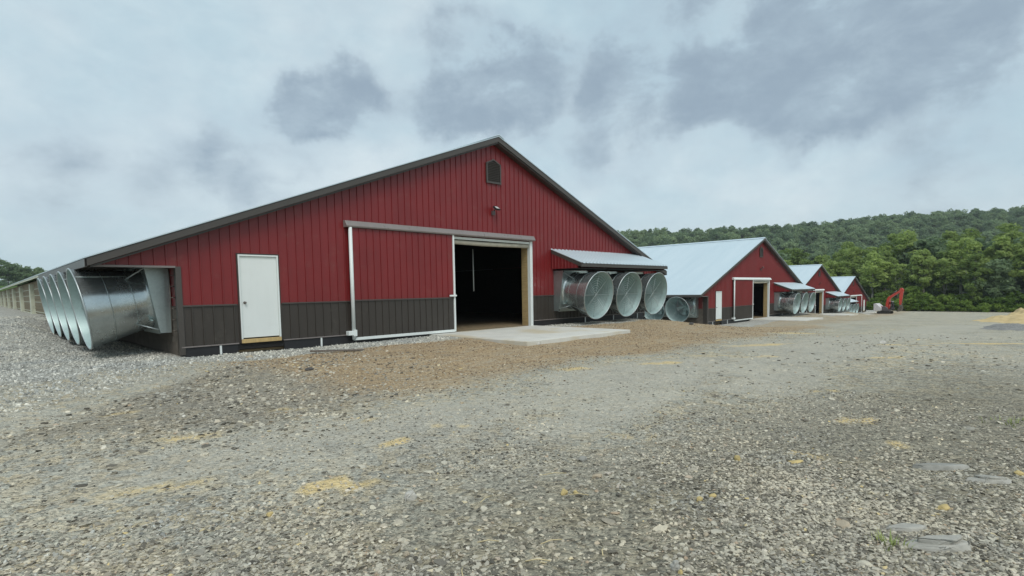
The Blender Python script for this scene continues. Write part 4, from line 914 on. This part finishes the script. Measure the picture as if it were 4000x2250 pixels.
# ------------------------------------------------------------------ excavator (local -Y is forward), parked by the farthest barn
def make_excavator(x, y, rz, sc):
    t = thing('excavator', (x, y, fz(x, y)), 'orange red excavator with raised boom and white counterweight parked past the barns', 'excavator', None, rz); t.scale = (sc, sc, sc)
    for sx in (-1, 1):
        pr = [(-1.35, .08), (-1.52, .29), (-1.35, .52), (1.35, .52), (1.52, .29), (1.35, .08), (1.2, 0), (-1.2, 0)]
        tr = MB().prism(pr, sx*1.05-.25, sx*1.05+.25, 'x').build('track', m_rubber, t, .03)
        for k in range(5): MB().revolve((sx*1.05-sx*.27*-1, -1.2+k*.6, .26), (sx, 0, 0), [(0, .17), (.02, .17), (.03, .05), (.031, .001)], 14).build('roller', m_steel, tr)
    MB().box(-.8, .8, -.9, .9, .20, .62).build('undercarriage', m_grey, t, .03)
    MB().box(-1.2, 1.2, -1.25, 1.45, .60, .80).build('turntable_deck', m_grey, t, .03)
    MB().prism([(-.85, .80), (.44, .80), (.44, 1.45), (-.2, 1.45), (-.85, 1.12)], -1.15, -.42, 'x').build('engine_cover', m_grey, t, .06)
    MB().box(-.40, .42, -.3, 1.3, .80, 1.45).build('centre_cover', m_orange, t, .05)
    MB().prism([(.45, .62), (2.15, .50), (2.25, .8), (2.25, 1.95), (1.75, 2.0), (.45, 1.15)], -1.32, 1.3, 'x').build('counterweight', m_cwt, t, .06)
    ex = MB(); ex.tube([(-.8, .6, 1.8), (-.8, .6, 2.25), (-.8, .7, 2.35)], .06, 8); ex.build('exhaust_pipe', m_steel, t)
    cb = MB().prism([(-1.75, .80), (-.15, .80), (-.15, 2.30), (-1.40, 2.30), (-1.72, 1.70)], .42, 1.22, 'x').build('cab', m_grey, t, .04)
    MB().box(.36, 1.26, -1.50, -.05, 2.30, 2.42).build('cab_roof', m_white, cb, .03)
    MB().prism([(-1.62, 1.25), (-.3, 1.25), (-.3, 2.2), (-1.37, 2.2), (-1.62, 1.70)], .405, .4155, 'x').build('side_window', m_glass, cb)
    MB().add([(.50, -1.765, 1.2), (1.14, -1.765, 1.2), (1.14, -1.745, 1.70), (.50, -1.745, 1.70), (1.14, -1.44, 2.22), (.50, -1.44, 2.22)], [(0, 1, 2, 3), (3, 2, 4, 5)]).build('windshield', m_glass, cb)
    bx = -.02; w = .19
    def beam(name, poly, w0): return MB().prism(poly, bx-w0*1.45, bx+w0*1.45, 'x').build(name, m_orange, t, .025)
    beam('boom', [(-.62, .85), (-.20, .85), (-.18, 1.9), (-.32, 2.75), (-.62, 3.25), (-3.0, 4.62), (-3.22, 4.52), (-3.10, 4.28), (-1.15, 3.05), (-.78, 2.5), (-.62, 1.8)], w)
    beam('stick', [(-2.80, 4.85), (-3.15, 4.95), (-3.50, 4.65), (-3.36, 3.2), (-3.08, 1.75), (-2.78, 1.72), (-2.74, 3.2), (-2.80, 4.2)], .155)
    for sx in (-1, 1): MB().tube([(bx+sx*.30, -.95, .95), (bx+sx*.30, -1.02, 1.8)], .085, 10).tube([(bx+sx*.30, -1.02, 1.8), (bx+sx*.26, -1.10, 2.8)], .05, 8).build('boom_cylinder', m_orange if sx < 0 else m_steel, t)
    MB().tube([(bx, -1.3, 3.75), (bx, -2.2, 4.45)], .085, 10).tube([(bx, -2.2, 4.45), (bx, -2.85, 4.85)], .05, 8).build('stick_cylinder', m_steel, t)
    MB().tube([(bx, -3.42, 4.3), (bx, -3.36, 3.2)], .075, 10).tube([(bx, -3.36, 3.2), (bx, -3.28, 2.0)], .045, 8).build('bucket_cylinder', m_steel, t)
    MB().tube([(bx, -3.28, 2.0), (bx, -3.30, 1.55)], .06, 8).tube([(bx, -3.28, 2.0), (bx, -3.0, 1.9)], .06, 8).build('bucket_link', m_steel, t)
    bk = MB().prism([(-2.85, 1.80), (-3.35, 1.62), (-3.40, 1.10), (-3.05, .55), (-2.55, .45), (-2.35, .60), (-2.50, .62), (-2.95, .75), (-3.22, 1.15), (-3.18, 1.48), (-2.86, 1.62)], bx-.42, bx+.42, 'x').build('bucket', m_steel, t, .01)
    for sx in (-1, 1): MB().prism([(-2.90, 1.66), (-3.30, 1.56), (-3.34, 1.12), (-3.02, .60), (-2.55, .50), (-2.62, .9)], bx+sx*.42-.02, bx+sx*.42+.02, 'x').build('bucket_side', m_steel, bk)
    for k in range(4): MB().box(bx-.36+k*.22, bx-.28+k*.22, -2.40, -2.12, .52, .58).build('bucket_tooth', m_cwt, bk, .005)
    for o in t.children:
        nm = o.name.split('.')[0]
        o.scale = (1, .84, 1) if nm in ('boom', 'stick', 'boom_cylinder', 'stick_cylinder', 'bucket_cylinder', 'bucket_link', 'bucket') else (.76, .74, 1)
    return t
make_excavator(114.6, 20.8, math.radians(-8), .92)


# ------------------------------------------------------------------ thin summer haze over the valley
hz = MB().box(-1000, 1650, -1050, 1350, -9, 92).build('haze', None)
tag(hz, kind='stuff'); hm_ = bpy.data.materials.new('haze'); hm_.use_nodes = True; ht = hm_.node_tree; ht.nodes.clear()
pv = ht.nodes.new('ShaderNodeVolumePrincipled'); ho = ht.nodes.new('ShaderNodeOutputMaterial'); ht.links.new(pv.outputs[0], ho.inputs['Volume'])
pv.inputs['Density'].default_value = .00022; pv.inputs['Color'].default_value = (.80, .88, .93, 1)
hz.data.materials.clear(); hz.data.materials.append(hm_)
